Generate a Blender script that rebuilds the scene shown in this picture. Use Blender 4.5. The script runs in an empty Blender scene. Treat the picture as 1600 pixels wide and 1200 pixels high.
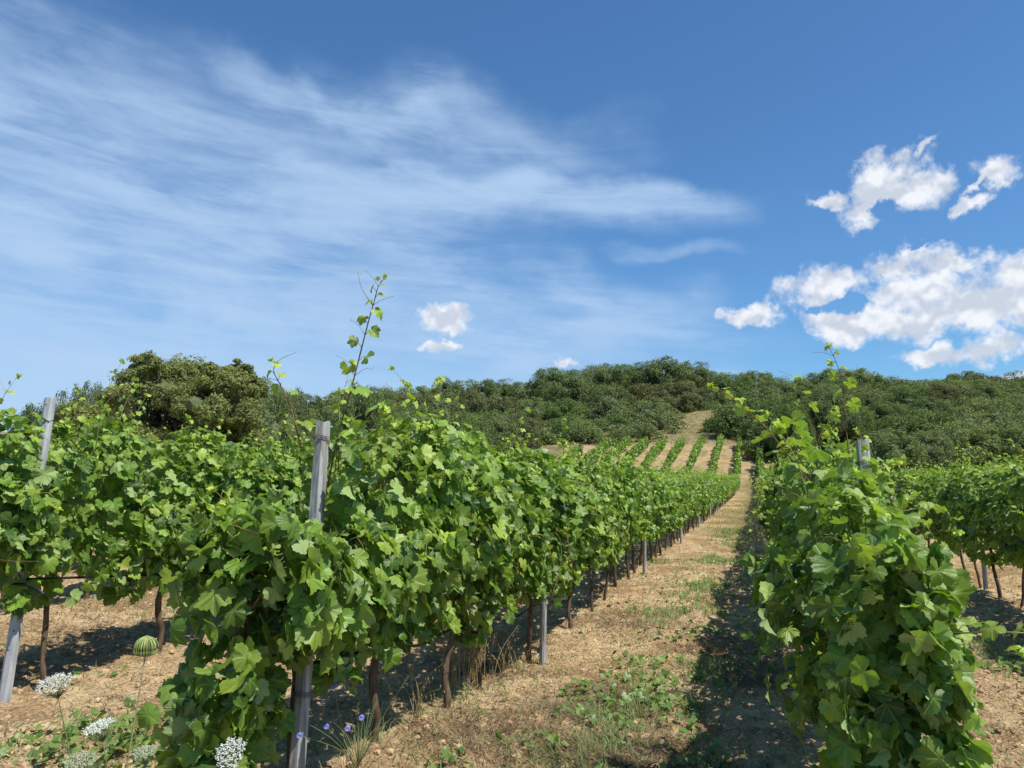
import bpy, math, random
import numpy as np
from mathutils import Vector, Matrix

R = np.random.default_rng(7)
random.seed(7)
D = bpy.data
S = bpy.context.scene
COL = S.collection

# ------------------------------------------------------------------ camera, sky, sun, exposure
EYE = 1.6
YAW = math.radians(17.54)
PITCH = math.radians(6.8)
FPX = 1200.0
cam_d = D.cameras.new('camera'); cam = D.objects.new('camera', cam_d); COL.objects.link(cam)
cam_d.sensor_width = 36.0; cam_d.lens = 36.0 * FPX / 1600.0
cam_d.clip_start = 0.05; cam_d.clip_end = 5000
cam.location = (0, 0, EYE)
cam.rotation_euler = (math.pi / 2 + PITCH, 0, YAW)
S.camera = cam

SUN_DIR = Vector((0.53, -0.13, 1.0)).normalized()      # towards the sun
sun_el = math.asin(SUN_DIR.z)
sun_az = math.atan2(SUN_DIR.x, SUN_DIR.y)
sl = D.lights.new('sun', 'SUN'); sl.energy = 5.0; sl.angle = math.radians(0.53); sl.color = (1.0, 0.95, 0.87)
so = D.objects.new('sun', sl); COL.objects.link(so)
so.rotation_euler = (-SUN_DIR).to_track_quat('-Z', 'Y').to_euler()
so.location = (30, -10, 60)

S.view_settings.view_transform = 'Standard'
S.view_settings.look = 'None'
S.view_settings.exposure = 0.25
S.view_settings.gamma = 1.0
S.cycles.max_bounces = 8
S.cycles.transparent_max_bounces = 4
S.cycles.use_denoising = True

CF = Vector((-math.sin(YAW), math.cos(YAW), 0)); CR = Vector((math.cos(YAW), math.sin(YAW), 0))
_f = Vector((CF.x * math.cos(PITCH), CF.y * math.cos(PITCH), math.sin(PITCH)))
_u = Vector((-CF.x * math.sin(PITCH), -CF.y * math.sin(PITCH), math.cos(PITCH)))
def ray(px, py):
    return _f + CR * ((px - 800) / FPX) + _u * ((600 - py) / FPX)
def at(px, py, depth):                        # a photo pixel (1600x1200) at a horizontal distance `depth` along the view
    r = ray(px, py); k = depth / (r.x * CF.x + r.y * CF.y)
    return Vector((0, 0, EYE)) + r * k

# ---- world: sky texture with cirrus and cumulus
W = D.worlds.new('World'); S.world = W; W.use_nodes = True
nt = W.node_tree; nt.nodes.clear()
class G:
    """small helper to write node maths"""
    def __init__(s, nt): s.nt = nt
    def n(s, t, **k):
        x = s.nt.nodes.new(t)
        for a, b in k.items(): setattr(x, a, b)
        return x
    def put(s, sock, v):
        if isinstance(v, (int, float)): sock.default_value = v
        elif isinstance(v, (tuple, list)): sock.default_value = v
        else: s.nt.links.new(v, sock)
    def m(s, op, a, b=0.0, c=0.0, clamp=False):
        x = s.n('ShaderNodeMath', operation=op); x.use_clamp = clamp
        s.put(x.inputs[0], a)
        s.put(x.inputs[1], b)
        s.put(x.inputs[2], c)
        return x.outputs[0]
    def mix(s, f, a, b, mode='MIX'):
        x = s.n('ShaderNodeMix', data_type='RGBA', blend_type=mode)
        s.put(x.inputs[0], f); s.put(x.inputs[6], a); s.put(x.inputs[7], b)
        return x.outputs[2]
    def xyz(s, a, b, c):
        x = s.n('ShaderNodeCombineXYZ'); s.put(x.inputs[0], a); s.put(x.inputs[1], b); s.put(x.inputs[2], c); return x.outputs[0]
    def noise(s, vec, scale, detail=5, rough=0.55, dist=0.0, out=0, lac=2.0):
        x = s.n('ShaderNodeTexNoise'); s.put(x.inputs['Vector'], vec)
        x.inputs['Scale'].default_value = scale; x.inputs['Detail'].default_value = detail
        x.inputs['Roughness'].default_value = rough; x.inputs['Distortion'].default_value = dist
        x.inputs['Lacunarity'].default_value = lac
        return x.outputs[out]
    def ramp(s, v, lo, hi, smooth=True):
        x = s.n('ShaderNodeMapRange'); x.interpolation_type = 'SMOOTHSTEP' if smooth else 'LINEAR'
        s.put(x.inputs[0], v); x.inputs[1].default_value = lo; x.inputs[2].default_value = hi
        return x.outputs[0]
g = G(nt)
out = g.n('ShaderNodeOutputWorld'); bg = g.n('ShaderNodeBackground')
sky = g.n('ShaderNodeTexSky'); sky.sky_type = 'NISHITA'; sky.sun_disc = False
sky.sun_elevation = sun_el; sky.sun_rotation = sun_az
sky.altitude = 200; sky.air_density = 1.0; sky.dust_density = 0.6; sky.ozone_density = 2.2
skyc = g.mix(1.0, sky.outputs[0], (0.62, 0.99, 1.27, 1), 'MULTIPLY')
tc = g.n('ShaderNodeTexCoord'); sp = g.n('ShaderNodeSeparateXYZ'); nt.links.new(tc.outputs['Generated'], sp.inputs[0])
az = g.m('ARCTAN2', sp.outputs[0], sp.outputs[1]); el = g.m('ARCSINE', sp.outputs[2])
def azel(px, py):
    r = ray(px, py).normalized(); return math.atan2(r.x, r.y), math.asin(r.z)
def blob(px, py, rx, ry, rot=0.0, azn=az, eln=el):
    a, e = azel(px, py); rx /= FPX; ry /= FPX
    da = g.m('MULTIPLY', g.m('SUBTRACT', azn, a), math.cos(e)); de = g.m('SUBTRACT', eln, e)
    c, s_ = math.cos(rot), math.sin(rot)
    x = g.m('ADD', g.m('MULTIPLY', da, c / rx), g.m('MULTIPLY', de, s_ / rx))
    y = g.m('ADD', g.m('MULTIPLY', da, -s_ / ry), g.m('MULTIPLY', de, c / ry))
    d = g.m('SQRT', g.m('ADD', g.m('MULTIPLY', x, x), g.m('MULTIPLY', y, y)))
    return g.m('SUBTRACT', 1.0, d)
def maxall(l):
    r = l[0]
    for q in l[1:]: r = g.m('MAXIMUM', r, q)
    return r
# cumulus, in direction space
v_ae = g.xyz(az, el, 0.0)
wn = g.n('ShaderNodeTexNoise'); g.put(wn.inputs['Vector'], v_ae); wn.inputs['Scale'].default_value = 24; wn.inputs['Detail'].default_value = 8; wn.inputs['Roughness'].default_value = 0.6
ws = g.n('ShaderNodeSeparateXYZ'); nt.links.new(wn.outputs[1], ws.inputs[0])
azw = g.m('ADD', az, g.m('MULTIPLY', g.m('SUBTRACT', ws.outputs[0], 0.5), 0.062))
elw = g.m('ADD', el, g.m('MULTIPLY', g.m('SUBTRACT', ws.outputs[1], 0.5), 0.050))
cum = [(1400,262,58,28,.1),(1432,292,48,30,0),(1352,322,44,28,.5),(1300,318,46,11,-.25),(1440,236,26,9,.5),(1392,292,58,38,0),
       (1556,268,30,24,.1),(1520,322,24,13,.4),(1530,285,26,8,.6),
       (1300,442,72,30,.15),(1395,420,76,28,.1),(1500,410,86,28,-.05),(1590,425,90,38,0),(1450,450,120,40,0),(1560,470,130,50,0),(1350,495,80,32,-.05),(1440,500,90,32,0),(1275,455,36,40,.2),(1310,505,50,26,-.3),
       (1160,497,52,17,-.05),(1185,482,26,17,.3),(1125,490,22,9,.2),(700,494,44,26,0),(705,512,46,16,0),(690,542,40,9,0),(1455,560,46,15,0),(1548,545,50,22,0),
       (885,562,24,8,0),(1600,590,50,14,0)]
holes_ = [(1385,322,22,16,.2),(1325,478,42,15,-.1),(1270,482,18,10,0),(1430,388,20,7,.2)]
mask = maxall([blob(a, b, c, d_, e_, azw, elw) for a, b, c, d_, e_ in cum])
mask = g.m('SUBTRACT', mask, g.m('MULTIPLY', g.m('MAXIMUM', maxall([blob(a, b, c, d_, e_, azw, elw) for a, b, c, d_, e_ in holes_]), 0.0), 1.3))
fb = g.noise(g.xyz(az, el, 1.7), 22, 9, 0.63)
lo1 = g.noise(g.xyz(az, el, 1.7), 24, 3, 0.5); lo2 = g.noise(g.xyz(az, g.m('ADD', el, 0.010), 1.7), 24, 3, 0.5)
dens = g.m('ADD', g.m('MULTIPLY', mask, 0.95), g.m('MULTIPLY', g.m('SUBTRACT', fb, 0.5), 2.3))
dens = g.m('MINIMUM', dens, g.m('MULTIPLY', g.m('ADD', mask, 0.20), 1.7))
cumA = g.ramp(dens, -0.08, 0.62)
cumS = g.ramp(g.m('ADD', g.m('MULTIPLY', g.m('SUBTRACT', lo2, lo1), 6.0), g.m('MULTIPLY', dens, 0.50)), -0.25, 0.85)  # cloud shading painted into the colour: greyer undersides and thick parts
cumC = g.mix(cumS, (8.0, 8.25, 8.8, 1), (5.3, 5.9, 6.9, 1))
# cirrus
az2 = g.m('ADD', g.m('MULTIPLY', az, math.cos(.07)), g.m('MULTIPLY', el, -math.sin(.07)))
el2 = g.m('ADD', g.m('MULTIPLY', az, math.sin(.07)), g.m('MULTIPLY', el, math.cos(.07)))
ci = [(60,270,420,80,.05),(250,380,420,130,-.15),(480,420,330,120,-.2),(120,560,420,70,-.15),(470,120,150,34,-.35),(600,165,90,24,-.4),(860,320,330,46,-.05),
      (900,510,300,60,-.15),(330,480,430,130,-.1),(20,180,300,130,0),(750,190,230,70,-.2),(10,400,130,50,.2),(1040,400,120,20,0),(420,250,420,160,-.1),(20,610,380,80,0),(350,590,600,60,0),(950,310,240,36,-.05),(620,330,300,60,0),(700,470,400,70,-.1),(150,570,600,120,0),(100,600,560,100,0),(60,600,420,80,0),(650,560,520,70,0),(300,420,520,120,-.1)]
cw = g.n('ShaderNodeTexNoise'); g.put(cw.inputs['Vector'], v_ae); cw.inputs['Scale'].default_value = 4.5; cw.inputs['Detail'].default_value = 5
cws = g.n('ShaderNodeSeparateXYZ'); nt.links.new(cw.outputs[1], cws.inputs[0])
azc = g.m('ADD', az, g.m('MULTIPLY', g.m('SUBTRACT', cws.outputs[0], 0.5), 0.38)); elc = g.m('ADD', el, g.m('MULTIPLY', g.m('SUBTRACT', cws.outputs[1], 0.5), 0.20))
cm = None
for q in ci:
    b = g.ramp(blob(*q, azc, elc), -0.25, 0.9)
    cm = b if cm is None else g.m('ADD', cm, b)
cm = g.m('MINIMUM', g.m('MULTIPLY', cm, 0.8), 1.5)
cn = g.noise(g.xyz(g.m('MULTIPLY', az2, 2.6), g.m('MULTIPLY', el2, 12.0), 0.3), 1.6, 10, 0.64, 0.35)
cn2 = g.noise(g.xyz(g.m('MULTIPLY', az2, 1.0), g.m('MULTIPLY', el2, 2.6), 2.3), 4.0, 7, 0.58, 0.4)
cn3 = g.noise(g.xyz(g.m('MULTIPLY', az2, 4.0), g.m('MULTIPLY', el2, 30.0), 5.3), 1.6, 8, 0.62, 0.6)
cv = g.m('ADD', g.m('MULTIPLY', g.ramp(cn, 0.36, 0.72), 0.55), g.m('MULTIPLY', g.ramp(cn2, 0.42, 0.66), 0.55))
cv = g.m('ADD', cv, g.m('MULTIPLY', g.ramp(cn3, 0.40, 0.72), 0.38))
cv = g.m('MULTIPLY', g.m('ADD', cv, 0.20), cm)
cv = g.m('ADD', cv, g.m('MULTIPLY', g.ramp(blob(60, 640, 1000, 200, 0, azc, elc), 0.0, 1.0), 0.85))
cirA = g.m('SUBTRACT', 1.0, g.m('EXPONENT', g.m('MULTIPLY', cv, -1.05)))
skyc = g.mix(cirA, skyc, (4.2, 5.8, 8.0, 1))
skyc = g.mix(cumA, skyc, cumC)
nt.links.new(skyc, bg.inputs[0]); bg.inputs[1].default_value = 0.095
nt.links.new(bg.outputs[0], out.inputs[0])
W.cycles.sampling_method = 'MANUAL'; W.cycles.sample_map_resolution = 512

# ------------------------------------------------------------------ numpy helpers
_tab = np.random.default_rng(3).random((512, 512))
def vn(x, y):
    xi = np.floor(x).astype(int); yi = np.floor(y).astype(int); fx = x - xi; fy = y - yi
    fx = fx * fx * (3 - 2 * fx); fy = fy * fy * (3 - 2 * fy)
    a = _tab[xi & 511, yi & 511]; b = _tab[(xi + 1) & 511, yi & 511]; c = _tab[xi & 511, (yi + 1) & 511]; d = _tab[(xi + 1) & 511, (yi + 1) & 511]
    return (a * (1 - fx) + b * fx) * (1 - fy) + (c * (1 - fx) + d * fx) * fy
def fbm(x, y, o=4, gain=0.5):
    s = 0; a = 1; t = 0
    for i in range(o):
        s = s + a * vn(x * 2 ** i + 17.3 * i, y * 2 ** i + 5.1 * i); t += a; a *= gain
    return s / t
def sm(t):
    t = np.clip(t, 0, 1); return t * t * (3 - 2 * t)

def ground_base(x, y):
    x = np.asarray(x, float); y = np.asarray(y, float)
    h = 0.24 * sm((-x - .3) / 1.7) * (1 - sm((y - 3.2) / 3.2) * sm((x + 5) / 2.6))
    h = h - 0.15 * sm((y - 14) / 20) + 0.10 * sm((x - 2) / 3) 
    h = h + 0.55 * sm((x - 3) / 8) * sm((y - 14) / 22)
    ys = 77 - 19 * sm((x - 2) / 14)
    t = np.maximum(y - ys, 0)
    prof = 0.185 * t * sm(t / 14) + 0.05 * np.maximum(t - 36, 0)
    crest = 18.5 - 4.5 * sm((-x - 20) / 60) - 4.5 * sm((x + 2) / 22)
    prof = crest * (1 - np.exp(-prof / crest * 1.0 - 0.9 * (prof / crest) ** 3))
    return h + prof
def ground(x, y):
    x = np.asarray(x, float); y = np.asarray(y, float)
    far = sm((np.abs(y) - 90) / 40)
    h = ground_base(x, y)
    h = h + (fbm(x * .9 + 40, y * .9 + 40, 3) - .5) * 0.10 * (1 - far) + (fbm(x * .09, y * .09, 3) - .5) * 1.2 * far
    d = np.hypot(x, y)
    near = 1 - sm((d - 12) / 14)
    h = h + (fbm(x * 5 + 9, y * 5 + 3, 4, .6) - .5) * 0.105 * near
    h = h + (np.abs(fbm(x * 14 + 9, y * 14 + 3, 3, .6) - .5)) * 0.11 * near
    return h
def gz(x, y): return float(ground(x, y))

def new_mesh(name, V, T, mats, midx=None, attrs=None, smooth=True, parent=None, uv=None, link=True):
    """V (n,3) verts, T (m,3) triangles; attrs: dict name -> per-vertex float array or (n,3) colour; ONE mesh object"""
    me = D.meshes.new(name)
    V = np.asarray(V, np.float32); T = np.asarray(T, np.int32)
    me.vertices.add(len(V)); me.vertices.foreach_set('co', V.ravel())
    me.loops.add(len(T) * 3); me.loops.foreach_set('vertex_index', T.ravel())
    me.polygons.add(len(T)); me.polygons.foreach_set('loop_start', np.arange(0, len(T) * 3, 3, dtype=np.int32))
    try: me.polygons.foreach_set('loop_total', np.full(len(T), 3, np.int32))
    except Exception: pass
    for m in mats: me.materials.append(m)
    if midx is not None: me.polygons.foreach_set('material_index', np.asarray(midx, np.int32))
    me.polygons.foreach_set('use_smooth', np.full(len(T), smooth))
    me.update(calc_edges=True)
    for k, a in (attrs or {}).items():
        a = np.asarray(a, np.float32)
        if a.ndim == 1:
            at_ = me.attributes.new(k, 'FLOAT', 'POINT'); at_.data.foreach_set('value', a)
        else:
            at_ = me.attributes.new(k, 'FLOAT_VECTOR', 'POINT'); at_.data.foreach_set('vector', a.ravel())
    o = D.objects.new(name, me)
    if link: COL.objects.link(o)
    if parent is not None: o.parent = parent
    return o

class MB:
    def __init__(s): s.V = []; s.T = []; s.M = []; s.A = {}; s.n = 0
    def add(s, V, T, mi=0, **attrs):
        V = np.asarray(V, float).reshape(-1, 3); T = np.asarray(T, int).reshape(-1, 3)
        s.V.append(V); s.T.append(T + s.n); s.M.append(np.full(len(T), mi)); s.n += len(V)
        for k in attrs:
            a = np.asarray(attrs[k], float)
            if a.ndim == 0: a = np.full(len(V), float(a))
            s.A.setdefault(k, []).append((len(s.V) - 1, a))
        return s
    def build(s, name, mats, parent=None, smooth=True):
        attrs = {}
        for k, l in s.A.items():
            dim = l[0][1].ndim; have = dict(l)
            attrs[k] = np.concatenate([have.get(i, np.zeros((len(v), 3)) if dim == 2 else np.zeros(len(v))) for i, v in enumerate(s.V)])
        if not isinstance(mats, (list, tuple)): mats = [mats]
        return new_mesh(name, np.concatenate(s.V), np.concatenate(s.T), mats, np.concatenate(s.M), attrs, smooth, parent)

def tube(pts, rad, n=6, cap=True):
    P = np.array([list(p) for p in pts], float); k = len(P)
    rad = np.broadcast_to(np.asarray(rad, float), (k,))
    tan = np.gradient(P, axis=0); tan /= np.linalg.norm(tan, axis=1)[:, None] + 1e-9
    ref = np.array([0, 0, 1.0]) if abs(tan[0][2]) < .9 else np.array([1.0, 0, 0])
    V = []
    for i in range(k):
        a = np.cross(tan[i], ref); na = np.linalg.norm(a)
        if na < 1e-4: a = np.cross(tan[i], [0.3, 1, 0.2]); na = np.linalg.norm(a)
        a /= na; b = np.cross(tan[i], a)
        ang = np.arange(n) * 2 * math.pi / n
        V.append(P[i] + rad[i] * (np.cos(ang)[:, None] * a + np.sin(ang)[:, None] * b))
    V = np.concatenate(V); T = []
    for i in range(k - 1):
        for j in range(n):
            a = i * n + j; b = i * n + (j + 1) % n
            T += [(a, b, b + n), (a, b + n, a + n)]
    if cap:
        V = np.vstack([V, P[0], P[-1]]); c0 = k * n; c1 = c0 + 1
        for j in range(n):
            T += [(c0, (j + 1) % n, j), (c1, (k - 1) * n + j, (k - 1) * n + (j + 1) % n)]
    return V, np.array(T)

def curve(pts, n):
    """Catmull-Rom through pts"""
    P = [np.array(list(p), float) for p in pts]; P = [2 * P[0] - P[1]] + P + [2 * P[-1] - P[-2]]
    o = []
    seg = len(P) - 3
    for k in range(n):
        t = k / (n - 1) * seg; i = min(int(t), seg - 1); t -= i
        a, b, c, d = P[i:i + 4]
        o.append(.5 * ((2 * b) + (-a + c) * t + (2 * a - 5 * b + 4 * c - d) * t * t + (-a + 3 * b - 3 * c + d) * t ** 3))
    return np.array(o)

def tag(o, label=None, cat=None, group=None, kind=None):
    if label: o['label'] = label
    if cat: o['category'] = cat
    if group: o['group'] = group
    if kind: o['kind'] = kind
    return o
def empty(name, loc=(0, 0, 0), rz=0):
    o = D.objects.new(name, None); COL.objects.link(o); o.location = loc; o.rotation_euler = (0, 0, rz); o.empty_display_size = .2
    return o
def copy_tree(o, parent=None):
    c = o.copy(); COL.objects.link(c)
    if parent is not None: c.parent = parent
    for ch in [q for q in KIDS.get(o.name, [])]:
        copy_tree(ch, c)
    return c
KIDS = {}
def kid(parent, o): KIDS.setdefault(parent.name, []).append(o); return o

# ------------------------------------------------------------------ materials
def mat(name):
    m = D.materials.new(name); m.use_nodes = True; t = m.node_tree; t.nodes.clear()
    gg = G(t); o = gg.n('ShaderNodeOutputMaterial'); return m, gg, o
def attr(gg, name, vec=False):
    a = gg.n('ShaderNodeAttribute'); a.attribute_name = name
    return a.outputs['Vector'] if vec else a.outputs['Fac']

def leaf_material(name, dark, mid, young, under, transl=0.35, veins=True, rough=0.42, tc_boost=1.0, obj_var=0.0):
    m, gg, o = mat(name)
    rnd = attr(gg, 'rnd'); yg = attr(gg, 'young')
    if name.startswith('vine'): rnd = gg.m('POWER', rnd, 1.35)
    c = gg.mix(rnd, dark, mid); c = gg.mix(yg, c, young)
    if obj_var:
        oi = gg.n('ShaderNodeObjectInfo'); hs_ = gg.n('ShaderNodeHueSaturation'); r_ = oi.outputs['Random']
        gg.put(hs_.inputs['Color'], c); gg.put(hs_.inputs['Value'], gg.m('ADD', .72, gg.m('MULTIPLY', r_, .95)))
        gg.put(hs_.inputs['Hue'], gg.m('ADD', .488, gg.m('MULTIPLY', gg.m('FRACT', gg.m('MULTIPLY', r_, 7.3)), .03)))
        gg.put(hs_.inputs['Saturation'], gg.m('ADD', .66, gg.m('MULTIPLY', gg.m('FRACT', gg.m('MULTIPLY', r_, 13.7)), .36)))
        c = hs_.outputs[0]
    if veins:
        lv = attr(gg, 'luv', True); s = gg.n('ShaderNodeSeparateXYZ'); gg.put(s.inputs[0], lv)
        x, y = s.outputs[0], s.outputs[1]; ax = gg.m('ABSOLUTE', x)
        dm = None
        for ang in (0, 48, 100):
            a = math.radians(ang); dx, dy = math.sin(a), math.cos(a)
            dist = gg.m('ABSOLUTE', gg.m('SUBTRACT', gg.m('MULTIPLY', ax, dy), gg.m('MULTIPLY', y, dx)))
            along = gg.m('ADD', gg.m('MULTIPLY', ax, dx), gg.m('MULTIPLY', y, dy))
            dist = gg.m('ADD', dist, gg.m('MULTIPLY', gg.m('LESS_THAN', along, 0.0), 1.0))
            dm = dist if dm is None else gg.m('MINIMUM', dm, dist)
        vein = gg.m('SUBTRACT', 1.0, gg.ramp(dm, 0.008, 0.035))
        c = gg.mix(gg.m('MULTIPLY', vein, 0.38), c, (0.22, 0.33, 0.10, 1))
    geo = gg.n('ShaderNodeNewGeometry')
    mot = gg.noise(geo.outputs['Position'], 35, 3, 0.6)
    c = gg.mix(gg.ramp(mot, .3, .8), c, gg.mix(1.0, c, (1.28, 1.2, 1.0, 1), 'MULTIPLY'))
    cu = gg.mix(yg, under, young)
    cb = gg.mix(geo.outputs['Backfacing'], c, cu)
    p = gg.n('ShaderNodeBsdfPrincipled'); gg.put(p.inputs['Base Color'], cb)
    ro = gg.m('ADD', gg.m('MULTIPLY', geo.outputs['Backfacing'], 0.3), rough); gg.put(p.inputs['Roughness'], ro)
    p.inputs['Specular IOR Level'].default_value = 0.32
    if veins:
        bp = gg.n('ShaderNodeBump'); bp.inputs['Strength'].default_value = 0.35; bp.inputs['Distance'].default_value = 0.004
        nz = gg.noise(geo.outputs['Position'], 90, 3, 0.6)
        gg.put(bp.inputs['Height'], gg.m('SUBTRACT', nz, vein)); gg.put(p.inputs['Normal'], bp.outputs[0])
    tr = gg.n('ShaderNodeBsdfTranslucent')
    gg.put(tr.inputs['Color'], gg.mix(1.0, c, (1.75 * tc_boost, 1.85 * tc_boost, 0.75, 1), 'MULTIPLY'))
    mx = gg.n('ShaderNodeMixShader'); mx.inputs[0].default_value = transl
    gg.put(mx.inputs[1], p.outputs[0]); gg.put(mx.inputs[2], tr.outputs[0]); gg.put(o.inputs[0], mx.outputs[0])
    return m
M_vine = leaf_material('vine_leaf', (0.014, 0.058, 0.010, 1), (0.125, 0.245, 0.028, 1), (0.38, 0.50, 0.08, 1), (0.28, 0.38, 0.15, 1), .27)
M_vine_far = leaf_material('vine_leaf_plain', (0.018, 0.066, 0.011, 1), (0.125, 0.245, 0.028, 1), (0.36, 0.50, 0.08, 1), (0.26, 0.36, 0.14, 1), .27, veins=False)
M_weed = leaf_material('weed_leaf', (0.05, 0.12, 0.025, 1), (0.12, 0.22, 0.05, 1), (0.28, 0.33, 0.12, 1), (0.17, 0.25, 0.11, 1), .3, veins=False)
M_dry = leaf_material('dry_grass', (0.30, 0.21, 0.11, 1), (0.50, 0.38, 0.20, 1), (0.22, 0.25, 0.09, 1), (0.40, 0.32, 0.17, 1), .25, veins=False, rough=.6)

def simple(name, c1, c2, scale, rough=.8, bump=.3, bd=.01, detail=6, stretch=None, spec=.3):
    m, gg, o = mat(name)
    tcn = gg.n('ShaderNodeTexCoord'); v = tcn.outputs['Object']
    if stretch:
        mp = gg.n('ShaderNodeMapping'); gg.put(mp.inputs[0], v); mp.inputs['Scale'].default_value = stretch; v = mp.outputs[0]
    nz = gg.noise(v, scale, detail, .65)
    c = gg.mix(gg.ramp(nz, .3, .7), c1, c2)
    p = gg.n('ShaderNodeBsdfPrincipled'); gg.put(p.inputs['Base Color'], c); p.inputs['Roughness'].default_value = rough
    p.inputs['Specular IOR Level'].default_value = spec
    bp = gg.n('ShaderNodeBump'); bp.inputs['Strength'].default_value = bump; bp.inputs['Distance'].default_value = bd
    gg.put(bp.inputs['Height'], nz); gg.put(p.inputs['Normal'], bp.outputs[0]); gg.put(o.inputs[0], p.outputs[0])
    return m
M_bark = simple('vine_bark', (0.055, 0.036, 0.024, 1), (0.19, 0.13, 0.085, 1), 40, .9, .8, .01, stretch=(1, 1, .22))
M_cane = simple('cane', (0.22, 0.15, 0.06, 1), (0.20, 0.26, 0.07, 1), 12, .55, .2, .003)
M_cane_red = simple('cane_brown', (0.13, 0.07, 0.035, 1), (0.24, 0.15, 0.07, 1), 14, .55, .2, .003)
M_wood = simple('weathered_wood', (0.17, 0.165, 0.155, 1), (0.48, 0.48, 0.465, 1), 26, .85, .9, .012, stretch=(1, 1, .1))
M_steel = simple('galvanised_steel', (0.28, 0.29, 0.30, 1), (0.46, 0.475, 0.48, 1), 14, .5, .1, .003, stretch=(1, 1, .3), spec=.5)
M_hole = simple('dark_slot', (0.01, 0.01, 0.01, 1), (0.02, 0.02, 0.02, 1), 10)
M_wire = simple('wire', (0.10, 0.10, 0.10, 1), (0.2, 0.2, 0.2, 1), 20, .5, .1, .001)
M_hose = simple('black_hose', (0.010, 0.010, 0.011, 1), (0.022, 0.022, 0.024, 1), 20, .45, .1, .001)
M_treebark = simple('oak_bark', (0.05, 0.04, 0.03, 1), (0.15, 0.125, 0.10, 1), 10, .9, .8, .04, stretch=(1, 1, .3))
M_grape = simple('green_grape', (0.14, 0.26, 0.04, 1), (0.24, 0.38, 0.08, 1), 60, .35, .05, .001, spec=.5)
M_petal = simple('white_petal', (0.68, 0.70, 0.60, 1), (0.84, 0.85, 0.78, 1), 60, .7, .1, .001)
M_fade = simple('faded_petal', (0.30, 0.34, 0.20, 1), (0.56, 0.58, 0.42, 1), 60, .8, .1, .001)
M_blue = simple('blue_petal', (0.26, 0.27, 0.68, 1), (0.42, 0.42, 0.82, 1), 60, .6, .1, .001)
M_stem = simple('green_stem', (0.16, 0.20, 0.08, 1), (0.25, 0.28, 0.12, 1), 30, .6, .1, .001)
M_seed = simple('seed_ray', (0.20, 0.27, 0.08, 1), (0.38, 0.43, 0.16, 1), 60, .6, .1, .001)
M_stone = simple('pale_stone', (0.30, 0.27, 0.24, 1), (0.50, 0.47, 0.43, 1), 6, .9, .6, .03)
M_clod = simple('soil_clod', (0.32, 0.20, 0.11, 1), (0.55, 0.39, 0.22, 1), 3, .95, .5, .01)

def ground_material():
    m, gg, o = mat('vineyard_soil')
    geo = gg.n('ShaderNodeNewGeometry'); P = geo.outputs['Position']
    n1 = gg.noise(P, 1.1, 6, .6); n2 = gg.noise(P, 9, 6, .65); n3 = gg.noise(P, 55, 5, .7); n4 = gg.noise(P, 0.35, 4, .5)
    c = gg.mix(gg.ramp(n1, .3, .7), (0.62, 0.425, 0.225, 1), (0.79, 0.600, 0.345, 1))
    c = gg.mix(gg.m('MULTIPLY', gg.ramp(n2, .50, .68), .75), c, (0.24, 0.145, 0.075, 1))
    vor = gg.n('ShaderNodeTexVoronoi'); gg.put(vor.inputs['Vector'], P); vor.inputs['Scale'].default_value = 38
    c = gg.mix(gg.m('MULTIPLY', gg.ramp(vor.outputs['Distance'], .25, .05), .35), c, (0.72, 0.56, 0.35, 1))
    c = gg.mix(gg.m('MULTIPLY', gg.ramp(n3, .5, .75), .5), c, (0.20, 0.12, 0.065, 1))
    n6 = gg.noise(P, 24, 6, .75)
    c = gg.mix(gg.m('MULTIPLY', gg.ramp(n6, .56, .68), .6), c, (0.17, 0.10, 0.052, 1))
    n8 = gg.noise(P, .9, 10, .74)
    c = gg.mix(gg.m('MULTIPLY', gg.ramp(n8, .47, .60), .7), c, (0.31, 0.185, 0.090, 1))
    lit = attr(gg, 'litter')
    c = gg.mix(gg.m('MULTIPLY', gg.ramp(gg.m('ADD', lit, gg.m('MULTIPLY', gg.m('SUBTRACT', n2, .5), 1.6)), .35, .8), .62), c, gg.mix(gg.ramp(n3, .35, .65), (0.11, 0.068, 0.040, 1), (0.33, 0.23, 0.13, 1)))
    veg = attr(gg, 'veg')
    vm = gg.ramp(gg.m('ADD', veg, gg.m('MULTIPLY', gg.m('SUBTRACT', n2, .5), 1.5)), .3, .9)
    gc = gg.mix(gg.ramp(n2, .35, .65), (0.10, 0.115, 0.035, 1), (0.30, 0.25, 0.11, 1))
    c = gg.mix(gg.m('MULTIPLY', vm, .85), c, gc)
    dry = attr(gg, 'dry')
    nd = gg.noise(P, 0.8, 8, .7)
    dc = gg.mix(gg.ramp(nd, .35, .65), (0.13, 0.12, 0.05, 1), (0.36, 0.28, 0.15, 1))
    c = gg.mix(dry, c, dc)
    p = gg.n('ShaderNodeBsdfPrincipled'); gg.put(p.inputs['Base Color'], c); p.inputs['Roughness'].default_value = .95
    p.inputs['Specular IOR Level'].default_value = .1
    hsum = gg.m('ADD', gg.m('MULTIPLY', n2, 1.0), gg.m('MULTIPLY', n3, .45))
    hsum = gg.m('SUBTRACT', hsum, gg.m('MULTIPLY', vor.outputs['Distance'], .35))
    bp = gg.n('ShaderNodeBump'); bp.inputs['Strength'].default_value = 1.0; bp.inputs['Distance'].default_value = .08
    gg.put(bp.inputs['Height'], hsum); gg.put(p.inputs['Normal'], bp.outputs[0]); gg.put(o.inputs[0], p.outputs[0])
    return m

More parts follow.
